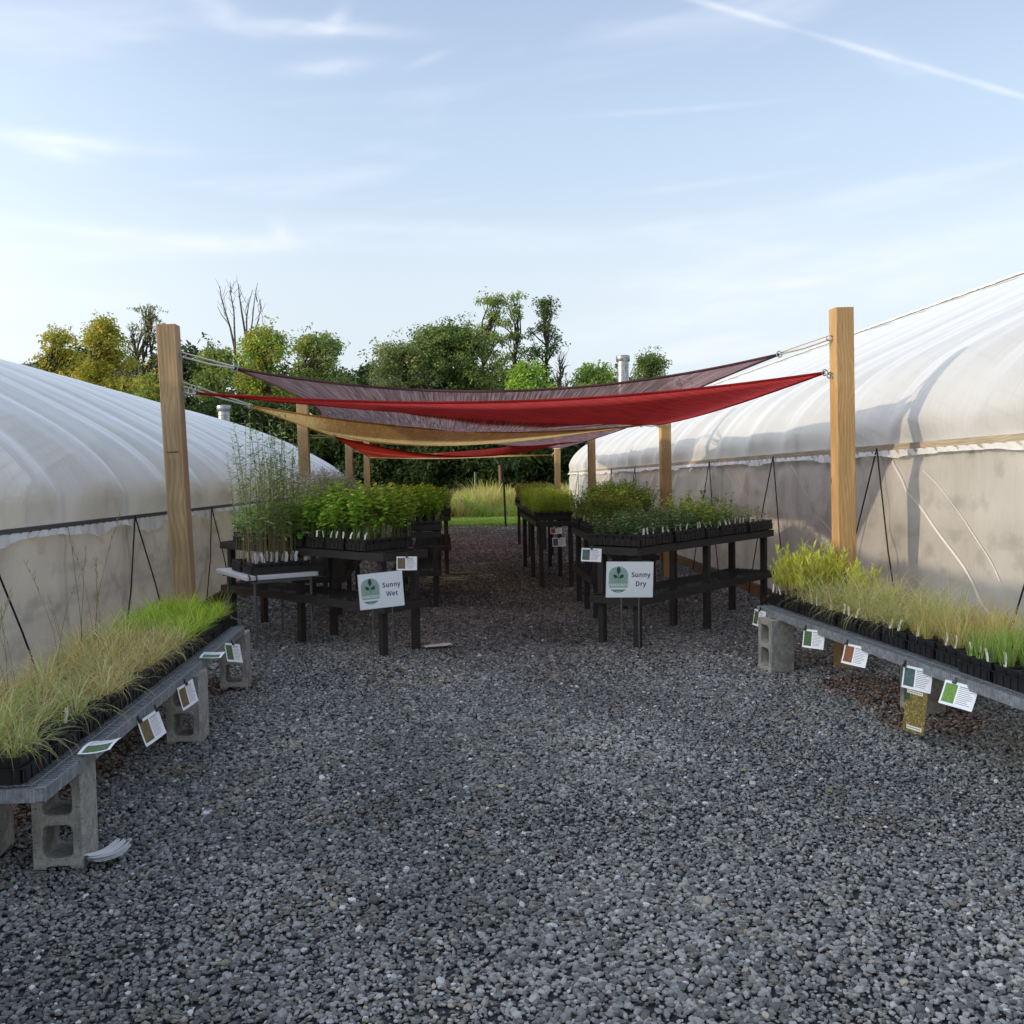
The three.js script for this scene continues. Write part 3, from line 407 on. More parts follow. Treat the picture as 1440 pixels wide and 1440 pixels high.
// ------------------------------------------------------------------ nursery trays: flat, pots, soil, a plant in each pot, labels
const potGeo = (() => { const gb = new GB(), s = .088 / 2, b = .066 / 2, h = .092, t = .004; const ring = (w, y) => [V(-w, y, -w), V(w, y, -w), V(w, y, w), V(-w, y, w)], o0 = ring(b, 0), o1 = ring(s - .002, h - .012), o2 = ring(s, h - .012), o3 = ring(s, h), i3 = ring(s - t, h), i0 = ring(s - t - .003, h - .02);
  const band = (A, B) => { for (let k = 0; k < 4; k++) { const j = (k + 1) % 4; gb.quad(A[j], A[k], B[k], B[j]); } }; band(o0, o1); band(o1, o2); band(o2, o3); band(o3, i3); band(i3, i0); gb.quad(i0[3], i0[2], i0[1], i0[0]); return gb.geo(); })();
const soilGeo = new GB().quad(V(-.04, .077, .04), V(.04, .077, .04), V(.04, .077, -.04), V(-.04, .077, -.04)).geo();
const flatGeo = (() => { const gb = new GB(), X = .28, Z = .55; gb.box(0, .004, 0, X - .02, .004, Z - .02); for (const s of [-1, 1]) { gb.box(s * (X / 2 - .004), .032, 0, .003, .056, Z - .02); gb.box(0, .032, s * (Z / 2 - .004), X - .02, .056, .003); gb.box(s * (X / 2 - .001), .061, 0, .011, .004, Z); gb.box(0, .0615, s * (Z / 2 - .001), X, .004, .011); }
  for (let k = -4; k <= 4; k++) for (const s of [-1, 1]) gb.box(s * (X / 2 - .0005), .03, k * .058, .004, .05, .006); for (let k = -2; k <= 2; k++) for (const s of [-1, 1]) gb.box(k * .055, .03, s * (Z / 2 - .0005), .006, .05, .004); return gb.geo(); })();
const labelGeo = [0, 1, 2].map(k => { const gb = new GB(), pts = [], c = R(-.5, .5); for (let i = 0; i <= 4; i++) pts.push(V(c * .03 * (i / 4) ** 2 + R(-.001, .001), i * .022, .012 * (i / 4) ** 2 * R(-1, 1))); gb.ribbon(pts, [.019, .021, .021, .021, .019], V(0, 0, 1)); return gb.geo(); });
M.tagWhite = new THREE.MeshStandardMaterial({ color: lin(.80, .80, .79), roughness: .5, side: THREE.DoubleSide });
function tray(x, y, z, turn, kind, label, category, grp, o = {}) {                 // long side along local z; 3 x 6 pots
  const g = group('nursery_tray', x, y, z, turn); part('tray_flat', flatGeo, M.plastic, g);
  for (let i = 0; i < 3; i++) for (let j = 0; j < 6; j++) {
    const px = (i - 1) * .0895, pz = (j - 2.5) * .0895, p = part('pot', potGeo, M.plastic, g); p.position.set(px, .008, pz); const so = part('soil', soilGeo, M.soil, p);
    if (rnd() < (o.empty || 0)) continue;
    const k = typeof kind === 'function' ? kind(i, j) : kind, pl = part('plant', plantGeo(k), k.match(/rass|edge|rush|Upright|Stalks/) ? M.grass : M.leaf, g); pl.position.set(px + R(-.008, .008), .084, pz + R(-.008, .008)); pl.rotation.y = R(0, 6.283); const s = (o.scale || 1) * R(...(o.vary || [.74, 1.2])); pl.scale.set(s, s * (o.tall || 1), s);
    if (o.tags && rnd() < o.tags(i, j)) { const t = part('plant_label', pick(labelGeo), M.tagWhite, g); t.position.set(px + (o.tagSide?.[0] ?? 0) * .032 + R(-.01, .01), .072, pz + (o.tagSide?.[1] ?? 0) * .032 + R(-.012, .012)); t.scale.setScalar(o.tagScale || .95); t.rotation.set(R(-.25, .25), (o.tagTurn ?? 0) + R(-.4, .4), R(-.25, .25)); }
  }
  return tag(g, label, category, grp);
}

// ------------------------------------------------------------------ concrete blocks
const blockGeo = (() => {
  const w = .194, h = .397, r = .028; const s = new THREE.Shape(); s.moveTo(-w / 2, 0); s.lineTo(-.05, 0); s.lineTo(-.042, .012); s.lineTo(.042, .012); s.lineTo(.05, 0); s.lineTo(w / 2, 0); s.lineTo(w / 2, h); s.lineTo(.05, h); s.lineTo(.042, h - .012); s.lineTo(-.042, h - .012); s.lineTo(-.05, h); s.lineTo(-w / 2, h); s.closePath();
  for (const cy of [.112, .285]) { const a = .058, b = .066, p = new THREE.Path(); p.moveTo(-a + r, cy - b); p.lineTo(a - r, cy - b); p.quadraticCurveTo(a, cy - b, a, cy - b + r); p.lineTo(a, cy + b - r); p.quadraticCurveTo(a, cy + b, a - r, cy + b); p.lineTo(-a + r, cy + b); p.quadraticCurveTo(-a, cy + b, -a, cy + b - r); p.lineTo(-a, cy - b + r); p.quadraticCurveTo(-a, cy - b, -a + r, cy - b); s.holes.push(p); }
  const g = new THREE.ExtrudeGeometry(s, { depth: .184, bevelEnabled: true, bevelSize: .004, bevelThickness: .005, bevelSegments: 1, bevelOffset: -.004, curveSegments: 4 }); g.translate(0, 0, -.092); return g; })();
function block(x, z, turn, label) { const o = part('concrete_block', blockGeo, M.concrete); o.position.set(x, 0, -z); o.rotation.y = turn; return tag(o, label, 'concrete block', 'blocks carrying the metal benches'); }

// ------------------------------------------------------------------ galvanised wire benches
function wireBench(x, z, turn, len, wid, h, label) {                                // local: front edge along z from 0 to -len at x = 0, deck towards +x
  const g = group('wire_bench', x, 0, -z, turn), y = h - .024;
  part('front_rail', new GB().box(0, y, -len / 2, .004, .05, len).box(.018, h + .0005, -len / 2, .036, .003, len).box(.014, h - .048, -len / 2, .028, .003, len).geo(), M.galv, g);
  part('back_rail', new GB().box(wid, y, -len / 2, .004, .05, len).box(wid - .018, h + .0005, -len / 2, .036, .003, len).geo(), M.galv, g);
  for (const z of [-.002, -len + .002]) part('end_rail', new GB().box(wid / 2, y, z, wid - .006, .05, .004).box(wid / 2, h - .0030, z + (z > -.1 ? -.018 : .018), wid - .075, .003, .032).geo(), M.galv, g);
  for (let k = 1; k < 4; k++) part('cross_bar', new GB().box(wid / 2, h - .03, -len * k / 4, wid - .01, .03, .025).geo(), M.galv, g);
  const w = new GB(); for (let q = .03; q < len - .02; q += .026) w.box(wid / 2, h + .005, -q, wid - .004, .004, .004); for (let q = .05; q < wid - .02; q += .085) w.box(q, h + .0085, -len / 2, .004, .003, len - .01);
  const d = part('wire_deck', w.geo(), M.galv, g); d.userData.kind = 'stuff';
  return tag(g, label, 'bench');
}
const LB = { x: -1.445, z: 3.60, len: 3.60, wid: .66, h: .447, turn: Math.PI };      // turned so that its deck lies away from the aisle
// left bench: front edge runs straight away from the viewer
{
  wireBench(LB.x, LB.z + LB.len, Math.PI, LB.len, LB.wid, LB.h, 'long low galvanised wire bench crowded with tan and bright green grasses');
  block(-1.555, 4.07, 0.03, 'pale concrete block under the near end of the grass bench, beside the white label bundle');
  block(-1.515, 5.85, -.04, 'pale concrete block under the middle of the grass bench');
  block(-1.53, 7.27, .05, 'pale concrete block under the far end of the grass bench, near the timber post');
  block(-1.95, 4.2, .02, 'shaded concrete block under the back edge of the grass bench');
  const top = LB.h + .009, n = 12;
  for (let k = 0; k < n; k++) {
    const z = LB.z + .155 + k * .299, kind = k < 2 ? (i, j) => rnd() < .7 ? 'paleSedge' : 'tanGrass' : k < 3 ? (i, j) => j < 3 ? (rnd() < .5 ? 'paleSedge' : 'tanGrass') : 'tanStalks' : k < 8 ? (i, j) => (j > 3 && rnd() < (k < 6 ? .42 : .1)) ? 'tanStalks' : 'tanGrass' : 'brightGrass';
    const lb = k < 3 ? ['black tray of pale grey-green sedge drooping at one end of the grass bench', 'pale sedge trays'] : k < 8 ? ['black tray of straw-coloured tan grass in the middle of the grass bench', 'tan grass trays'] : ['black tray of bright green fine grass at the far end of the grass bench', 'bright grass trays'];
    tray(-1.515 - .285, top, -z, -Math.PI / 2, kind, lb[0], 'plant tray', lb[1], { tags: (i, j) => k < 2 && j < 1 ? .6 : .04, tagTurn: 1.4, scale: k < 3 ? .85 : k < 8 ? .86 : .92, vary: [.55, 1.25], empty: .1 });
  }
}
// right bench: splayed a little outwards towards the viewer
{
  const A = V(2.462, 0, -7.562), B = V(2.729, 0, -3.912), dir = B.clone().sub(A).normalize(), ang = Math.atan2(dir.x, dir.z), top = .447 + .009;
  wireBench(B.x, -B.z, Math.atan2(B.x - A.x, B.z - A.z), 3.66, .62, .447, 'long low galvanised wire bench with arching grasses and hanging picture cards');
  block(2.50, 7.24, Math.PI / 2 + .2, 'concrete block with its cells facing the aisle, carrying the far end of the card-hung bench');
  block(3.0, 5.95, Math.PI / 2 + .2, 'shaded concrete block halfway under the card-hung bench');
  block(3.1, 4.3, Math.PI / 2 + .2, 'concrete block at the near end of the card-hung bench');
  const out = V(-dir.z, 0, dir.x); if (out.x < 0) out.negate(); const turn = Math.atan2(out.x, out.z);
  for (let k = 0; k < 12; k++) {
    const c = A.clone().addScaledVector(dir, .10 + k * .292).addScaledVector(out, .375 - (k > 8 ? .05 : 0)), low = k > 6 && k < 9;
    const kind = k < 2 ? 'yellowSpike' : k < 3 ? (i, j) => j > 2 ? 'yellowSpike' : 'archGrass' : k < 7 ? 'archGrass' : k < 9 ? (i, j) => rnd() < .35 && j > 2 ? 'tallUpright' : 'brownUpright' : k === 9 ? (i, j) => j > 2 && rnd() < .6 ? 'tallUpright' : 'rush' : 'rush';
    const lb = k < 2 ? ['black tray of upright yellow-green leafy plants beside the golden post', 'yellow-green plant trays'] : k < 7 ? ['black tray of long pale grass arching over the card-hung bench', 'arching grass trays'] : k < 9 ? ['black tray of brownish upright grass on the card-hung bench', 'brownish grass trays'] : ['black tray of dark green rushes with white labels on the card-hung bench', 'rush trays'];
    tray(c.x, top, c.z, turn, kind, lb[0], 'plant tray', lb[1], { tags: (i, j) => (j < 1 ? (k > 5 ? .95 : .5) : .08), tagSide: [0, -.9], tagTurn: 1.35, tagScale: 1.05, scale: k < 2 ? 1.0 : k < 7 ? .76 : .86, vary: [.6, 1.25], empty: k < 2 ? .05 : .16 });
  }
}

// ------------------------------------------------------------------ black stained tables
function table(x, z, turn, len, wid, h, label, o = {}) {                            // local: x along the length from 0, z from 0 (front) to -wid
  const g = group('plant_table', x, 0, -z, turn), b = .068, t = .034;
  const shelf = (y, names) => { part(names, new GB().box(len / 2, y - b / 2, -t / 2, len, b, t).geo(), M.stain, g); part(names, new GB().box(len / 2, y - b / 2, -wid + t / 2, len, b, t).geo(), M.stain, g); for (const q of [t / 2, len - t / 2]) part(names, new GB().box(q, y - b / 2 - .001, -wid / 2, t, b - .002, wid - 2 * t - .002).geo(), M.stain, g);
    const w = new GB(); for (let q = .06; q < len - .05; q += .05) w.box(q, y + .003, -wid / 2, .004, .004, wid - .01); for (let q = .04; q < wid - .02; q += .05) w.box(len / 2, y + .0065, -q, len - .01, .003, .004); const m = part('wire_mesh', w.geo(), M.stain, g); m.userData.kind = 'stuff'; };
  shelf(h, 'top_board'); if (!o.noShelf) shelf(.44, 'shelf_board');
  const xs = [.10, len * .5, len - .10]; for (const q of xs) for (const zz of [-t - .033, -wid + t + .033]) part('leg', new GB().beam(V(q + (o.splay ? (q < len / 2 ? -.08 : .08) : 0), 0, zz), V(q, h - .004, zz), .056, .056).geo(), M.stain, g);
  return tag(g, label, 'table', 'black stained plant tables');
}
function traysOn(x, z, turn, len, wid, h, kinds, o = {}) {                           // a row of trays laid across a table
  const n = Math.floor((len + .03) / .287), q = new THREE.Quaternion().setFromAxisAngle(V(0, 1, 0), turn);
  for (let k = 0; k < n; k++) { const c = V(.145 + k * .287, h + .009, -wid / 2 + (o.fwd || 0) + R(-.012, .012)).applyQuaternion(q).add(V(x, 0, -z)); const kd = kinds(k / (n - 1)); if (!kd) continue; tray(c.x, c.y, c.z, turn + R(-.015, .015), kd[0], kd[1], 'plant tray', kd[2], { tags: kd[3]?.tags || ((i, j) => j > 4 ? .7 : .06), tagSide: [0, .8], tagTurn: 1.4, ...(kd[3] || {}) }); }
}
// sunny dry: corner towards the viewer, long side running outwards and away
const tr = Math.atan2(1.96, 1.9);
table(1.633, 8.185, tr, 2.62, .5, .87, 'black stained table with a wire shelf behind the sunny dry sign');
traysOn(1.633, 8.185, tr, 2.62, .5, .87, f => f < .42 ? ['blueGreen', 'black tray of low blue-green leafy plants at the corner of the sunny dry table', 'blue-green trays', { scale: .92, vary: [.6, 1.25] }] : f < .66 ? ['darkGreen', 'black tray of fine dark green plants in the middle of the sunny dry table', 'dark green trays', { scale: .92, vary: [.6, 1.3], tags: (i, j) => j > 4 ? .9 : .1 }] : ['smallGrey', 'black tray of sparse grey-green seedlings at the far end of the sunny dry table', 'seedling trays', { tags: (i, j) => j > 4 ? .95 : .15 }]);
// sunny wet: mirror image
const tl = Math.PI - Math.atan2(1.1, 1.05), LBx = -.494, LBz = 8.165, lq = V(Math.cos(tl), 0, -Math.sin(tl));
table(LBx + lq.x * 2.5 + Math.cos(tl - Math.PI / 2) * 0, LBz - lq.z * 2.5, tl + Math.PI, 2.5, .5, .87, 'black stained table with a wire shelf behind the sunny wet sign');
traysOn(LBx + lq.x * 2.5, LBz - lq.z * 2.5, tl + Math.PI, 2.5, .5, .87, f => f > .62 ? ['bush', 'black tray of tall bushy light green plants at the corner of the sunny wet table', 'bushy plant trays', { scale: 1.05, vary: [.6, 1.25], tags: (i, j) => j > 4 ? .9 : .1 }] : f > .12 ? ['broad', 'black tray of broad-leaved green plants in the middle of the sunny wet table', 'broad-leaved trays', { scale: 1.1, vary: [.55, 1.2] }] : null);

const HP = Math.PI / 2;
table(-.02, 10.9, HP, 2.5, .55, .87, 'black plant table along the aisle just behind the bushy end of the sunny wet table');
traysOn(-.02, 10.9, HP, 2.5, .55, .87, f => ['bush', 'black tray of bushy green plants on the table behind the sunny wet table', 'second row bushy trays', { scale: .9 }]);
table(.12, 14.2, HP, 2.5, .55, .87, 'black plant table at the far end of the aisle by the scattered sticks');
traysOn(.12, 14.2, HP, 2.5, .55, .87, f => ['darkGreen', 'black tray of dark plants on the table by the scattered sticks', 'third row trays', { scale: .8 }]);
table(-1.05, 10.5, HP, 2.5, .55, .87, 'black plant table of purple flowers in front of the second weathered post');
traysOn(-1.05, 10.5, HP, 2.5, .55, .87, f => ['purple', 'black tray of wispy plants with pale purple flowers', 'purple flower trays', { scale: 1.12 }]);
table(1.48, 11.25, -HP, 1.45, .55, .87, 'short black plant table tucked behind the corner of the sunny dry table');
traysOn(1.48, 11.25, -HP, 1.45, .55, .87, f => ['darkGreen', 'black tray of dark green plants on the short table behind the sunny dry table', 'short table trays', { scale: 1.05 }]);
table(1.20, 15.2, -HP, 2.6, .52, .86, 'black splay-legged plant table in the aisle beyond the sunny dry table', { splay: true, noShelf: true });
traysOn(1.20, 15.2, -HP, 2.6, .52, .86, f => ['feather', 'black tray of feathery light green plants on the splay-legged table', 'feathery trays', { scale: 1.1 }]);
table(1.45, 19.6, -HP, 2.6, .52, .86, 'farthest plant table, standing near the sunlit meadow', { noShelf: true });
traysOn(1.45, 19.6, -HP, 2.6, .52, .86, f => ['feather', 'black tray of light green plants on the farthest table', 'farthest trays', { scale: 1.1 }]);
table(2.15, 14.6, -HP, 2.5, .55, .87, 'black plant table between the splay-legged table and the golden posts');
traysOn(2.15, 14.6, -HP, 2.5, .55, .87, f => ['darkGreen', 'black tray of leafy green plants between the splay-legged table and the golden posts', 'inner trays', { scale: 1.15 }]);

// ------------------------------------------------------------------ white folding table with the tall leggy plants
{
  const g = group('folding_table', -1.70, 0, -8.63, .5), L = .66, W = .92, h = .655;      // local x to the right-hand corner, z back
  const sh = new THREE.Shape(), r = .03; sh.moveTo(r, 0); sh.lineTo(L - r, 0); sh.quadraticCurveTo(L, 0, L, r); sh.lineTo(L, W - r); sh.quadraticCurveTo(L, W, L - r, W); sh.lineTo(r, W); sh.quadraticCurveTo(0, W, 0, W - r); sh.lineTo(0, r); sh.quadraticCurveTo(0, 0, r, 0);
  const tp = new THREE.ExtrudeGeometry(sh, { depth: .026, bevelEnabled: true, bevelSize: .006, bevelThickness: .006, bevelSegments: 2 }); tp.rotateX(-HP); tp.translate(0, h - .032, 0); part('table_top', tp, M.tableWhite, g);
  part('apron', new GB().box(L / 2, h - .055, -.05, L - .1, .03, .02).box(L / 2, h - .055, -W + .05, L - .1, .03, .02).geo(), M.steel, g);
  for (const [x, z] of [[.09, -.07], [L - .05, -.07], [.09, -W + .07], [L - .05, -W + .07]]) part('leg', new GB().tube([V(x, h - .04, z), V(x + (x < .3 ? .01 : 0), .0, z)], .0125, 8).geo(), M.steel, g);
  part('leg_brace', new GB().tube([V(.09, .2, -.07), V(.09, .2, -W + .07)], .009, 6).geo(), M.steel, g);
  part('leg_brace', new GB().tube([V(L - .05, .2, -.07), V(L - .05, .2, -W + .07)], .009, 6).geo(), M.steel, g);
  for (const x of [.0, .06]) part('strap', new THREE.TorusGeometry(.03, .006, 6, 14).rotateY(HP).translate(.02 + x, h - .02, .0), M.plastic, g);
  tag(g, 'small white folding table with thin grey legs, bearing tall leggy stems', 'table');
  const q = g.quaternion, at = (x, z, dy = 0) => V(x, h + .003 + dy, z).applyQuaternion(q).add(g.position);
  let c = at(.34, -.20); tray(c.x, c.y, c.z, g.rotation.y + HP, 'leggy', 'black tray of tall leggy stems with many white labels on the folding table', 'plant tray', 'leggy stem trays', { tags: (i, j) => .9, tagTurn: 0, tagScale: 1.3 });
  c = at(.34, -.52); tray(c.x, c.y, c.z, g.rotation.y + HP, 'leggy', 'black tray of very tall leggy stems behind the front tray on the white folding table', 'plant tray', 'leggy stem trays', { tall: 1.02, empty: .3 });
  c = at(.62, -.75);
}

// ------------------------------------------------------------------ signs and cards
function canvasTex(w, h, draw) { const c = document.createElement('canvas'); c.width = w; c.height = h; draw(c.getContext('2d'), w, h); const t = new THREE.CanvasTexture(c); t.colorSpace = THREE.SRGBColorSpace; return t; }
function bigSign(words, pos, turn, roll, label, stakes, W = .40, H = .295) {
  const g = group('plant_sign', pos.x, pos.y, pos.z, turn);
  const tex = canvasTex(800, 590, (k, w, h) => {
    k.fillStyle = '#eef1f4'; k.fillRect(0, 0, w, h);
    const cx = 205, cy = 295, rw = 165, rh = 245; const oval = () => { k.beginPath(); k.moveTo(cx - rw, cy - 70); k.bezierCurveTo(cx - rw, cy - rh - 20, cx + rw, cy - rh - 20, cx + rw, cy - 70); k.lineTo(cx + rw, cy + 70); k.bezierCurveTo(cx + rw, cy + rh + 20, cx - rw, cy + rh + 20, cx - rw, cy + 70); k.closePath(); };
    k.save(); oval(); k.clip(); k.fillStyle = '#a9c0b6'; k.fillRect(0, 0, w, h); k.strokeStyle = '#5f8374'; k.lineWidth = 4;
    for (let r = 26; r < 330; r += 17) { k.beginPath(); for (let t = 0; t <= 60; t++) { const a = t / 60 * 6.283, q = r + 9 * Math.sin(a * 5 + r * .2) + 5 * Math.sin(a * 11 + r); const x = cx + q * Math.cos(a), y = cy - 40 + q * Math.sin(a); t ? k.lineTo(x, y) : k.moveTo(x, y); } k.stroke(); }
    k.strokeStyle = '#7d9d90'; for (let a = 0; a < 24; a++) { k.beginPath(); k.moveTo(cx + 60 * Math.cos(a * .2618), cy - 40 + 60 * Math.sin(a * .2618)); k.lineTo(cx + 300 * Math.cos(a * .2618 + .1), cy - 40 + 300 * Math.sin(a * .2618 + .1)); k.stroke(); }
    k.fillStyle = '#6f9081'; k.fillRect(0, 455, w, 130); k.fillStyle = '#eef1f4'; k.fillRect(0, 425, w, 34);
    k.fillStyle = '#8fae9f'; k.fillRect(0, 338, w, 90); k.restore();
    k.fillStyle = '#f3f5f4'; k.font = 'bold 62px serif'; k.textAlign = 'center'; k.textBaseline = 'middle'; k.fillText('PERKIOMEN', cx, 384, 322);
    k.fillStyle = '#eef1f4'; k.font = 'bold 40px serif'; k.fillText('\u2022 \u2022 \u2022', cx, 492);
    const lf = (x, y, a, l, b) => { k.save(); k.translate(x, y); k.rotate(a); k.beginPath(); k.moveTo(0, 0); k.bezierCurveTo(b, -l * .3, b * .9, -l * .75, 0, -l); k.bezierCurveTo(-b * .9, -l * .75, -b, -l * .3, 0, 0); k.fillStyle = '#1d4a36'; k.fill(); k.restore(); };
    lf(cx, 205, 0, 128, 46); lf(cx - 14, 268, -1.0, 92, 38); lf(cx + 14, 268, 1.0, 92, 38); k.strokeStyle = '#1d4a36'; k.lineWidth = 7; k.beginPath(); k.moveTo(cx, 205); k.lineTo(cx, 325); k.stroke();
    k.fillStyle = '#2b2f45'; k.font = 'bold 112px sans-serif'; k.fillText(words[0], 590, 215, 365); k.fillText(words[1], 590, 365, 300);
  });
  const b = part('board', new GB().box(0, 0, 0, W, H, .006).geo(), M.white, g); b.rotation.z = roll;
  const f = part('print', new THREE.PlaneGeometry(W - .002, H - .002).translate(0, 0, .0052), new THREE.MeshStandardMaterial({ map: tex, roughness: .45 }), g); f.rotation.z = roll;
  for (const x of stakes) part('stake', new GB().tube([V(x, -pos.y - .03, -.012), V(x, -.08, -.012)], .006, 6).geo(), M.steel, g);
  tag(g, label, 'sign', 'plant section signs');
}
{ const a = atZ(536, 830, 7.93); bigSign(['Sunny', 'Wet'], a, .22, .06, 'white sign with a green leaf emblem reading Sunny Wet', [-.07, .09], .36, .285); const b = atZ(885.5, 815, 7.98); bigSign(['Sunny', 'Dry'], b, .10, -.035, 'white sign with a green leaf emblem reading Sunny Dry', [-.07, .08]); }
const cardTex = [['#44603a', '#86a050'], ['#7a4a24', '#c07a40'], ['#3f5a58', '#7f9c90'], ['#5c8a2c', '#9cc448'], ['#6a5a3c', '#a08850']].map(([d, l], q) => canvasTex(300, 200, (k, w, h) => {
  k.fillStyle = '#f4f5f8'; k.fillRect(0, 0, w, h); k.fillStyle = d; k.fillRect(16, 22, 112, 156); for (let i = 0; i < 190; i++) { k.strokeStyle = rnd() < .5 ? l : d; k.globalAlpha = .6; k.lineWidth = 2; const x = R(18, 126), y = R(40, 176); k.beginPath(); k.moveTo(x, y); k.lineTo(clamp(x + R(-8, 8), 17, 127), clamp(y - R(8, 34), 23, 177)); k.stroke(); } k.globalAlpha = 1;
  k.fillStyle = '#5a5d68'; for (let i = 0; i < 10; i++) k.fillRect(144, 26 + i * 15.5, (i ? R(90, 136) : 100), i ? 3.5 : 6); }));
const pictureTex = canvasTex(200, 340, (k, w, h) => { k.fillStyle = '#7b6a34'; k.fillRect(0, 0, w, h); for (let i = 0; i < 900; i++) { k.fillStyle = pick(['#a08a4a', '#5c6a2c', '#b9a668', '#7d3f22', '#8a8a40', '#d0c090', '#3f4a22']); k.globalAlpha = .8; k.save(); k.translate(R(0, w), R(0, h)); k.rotate(R(0, 3)); k.fillRect(0, 0, R(3, 26), R(2, 6)); k.restore(); } k.globalAlpha = 1; k.fillStyle = '#2f5a34'; k.fillRect(0, 20, 44, 70); k.fillStyle = '#eceade'; k.fillRect(10, 6, 150, 26); k.fillRect(40, 286, 140, 30); k.fillStyle = '#5a5648'; for (let i = 0; i < 9; i++) { k.fillRect(18 + i * 15, 15, 10, 7); k.fillRect(48 + i * 14, 297, 9, 8); } });
function infoCard(pos, turn, tiltX, roll, tex, label, o = {}) {
  const W = o.w || .19, H = o.h || .127, g = group('plant_info_card', pos.x, pos.y, pos.z, turn), c = new THREE.Group(); g.rotation.order = 'YXZ'; g.rotation.x = tiltX; g.rotation.z = roll;
  const bow = o.bow || .004, f = (u, v, d) => V((u - .5) * W, -v * H, d - bow * 4 * (u - .5) ** 2 + bow * 2 * v * v);
  const sheet = gridGeo(8, 4, (u, v) => f(u, 1 - v, 0)); part('card', sheet, new THREE.MeshStandardMaterial({ map: tex, roughness: .5, side: THREE.DoubleSide }), g);
  if (!o.noClip) for (const x of o.clips || [0]) { part('binder_clip', new GB().box(x * W, -.004, .002, .02, .014, .012).box(x * W, .012, -.004, .014, .024, .003).geo(), M.plastic, g); }
  tag(g, label, 'card', o.group || 'plant info cards');
}
// left bench rail
{
  const L = (px, py, z) => V(-1.418, .425, -z);
  infoCard(V(-1.412, .425, -4.745), HP - .25, -.22, .10, cardTex[4], 'white plant card with a brown photo hanging beside the near concrete block', { clips: [-.42, .4] });
  infoCard(V(-1.412, .425, -5.43), HP - .2, -.15, .06, cardTex[4], 'white plant card with a brown photo hanging beside the middle concrete block');
  infoCard(V(-1.412, .425, -6.64), HP - .3, -.25, -.25, cardTex[0], 'white plant card with a green photo hanging crooked from the grass bench rail');
  infoCard(V(-1.46, .478, -4.06), HP, -1.5, .0, cardTex[0], 'white plant card lying flat across the rail above the near concrete block', { noClip: true, bow: .012 });
  infoCard(V(-1.47, .47, -6.05), HP, -1.45, .05, cardTex[0], 'white plant card lying flat on the grass bench rail beside the bright grass', { noClip: true, bow: .006 });
}
{
  const A = V(2.462, 0, -7.562), B = V(2.729, 0, -3.912), P = (t, dx = -.014) => A.clone().lerp(B, t).add(V(dx, .425, 0));
  infoCard(P(.023), -HP + .15, -.1, 0, cardTex[0], 'white plant card half hidden behind the far concrete block of the card-hung bench');
  infoCard(P(.28), -HP + .45, -.12, .05, cardTex[0], 'white plant card with a small green photo next to the far concrete block', { clips: [-.4, .4] });
  infoCard(P(.444), -HP + .45, -.22, -.02, cardTex[1], 'white plant card with an orange-brown photo clipped to the card-hung bench', { clips: [-.42, .42] });
  infoCard(P(.633), -HP + .45, -.08, -.02, cardTex[2], 'white plant card with a blue-green photo, above the tall picture card', { clips: [-.45, .45] });
  infoCard(P(.636).add(V(-.012, -.128, 0)), -HP + .45, -.06, -.05, pictureTex, 'tall printed picture card of dry foliage hanging below a white card', { w: .14, h: .235, noClip: true });
  infoCard(P(.745), -HP + .5, -.35, -.06, cardTex[3], 'white plant card with a bright green photo swinging outwards from the rail', { clips: [-.2] });
}
infoCard(atZ(572, 782.5, 8.22), .1, -.12, -.03, cardTex[4], 'white plant card hanging from the corner of the sunny wet table', { w: .17, h: .115 });
infoCard(atZ(832, 771, 8.28), -.2, -.2, -.05, cardTex[2], 'white plant card hanging from the corner of the sunny dry table', { w: .17, h: .115 });
infoCard(atZ(786, 756, 12.52), 0, -.1, 0, cardTex[2], 'white plant card hanging from the splay-legged table', { w: .17, h: .115 });
infoCard(atZ(782, 742, 12.56), 0, -.1, 0, cardTex[1], 'small pinkish plant card above the white card on the splay-legged table', { w: .15, h: .08 });

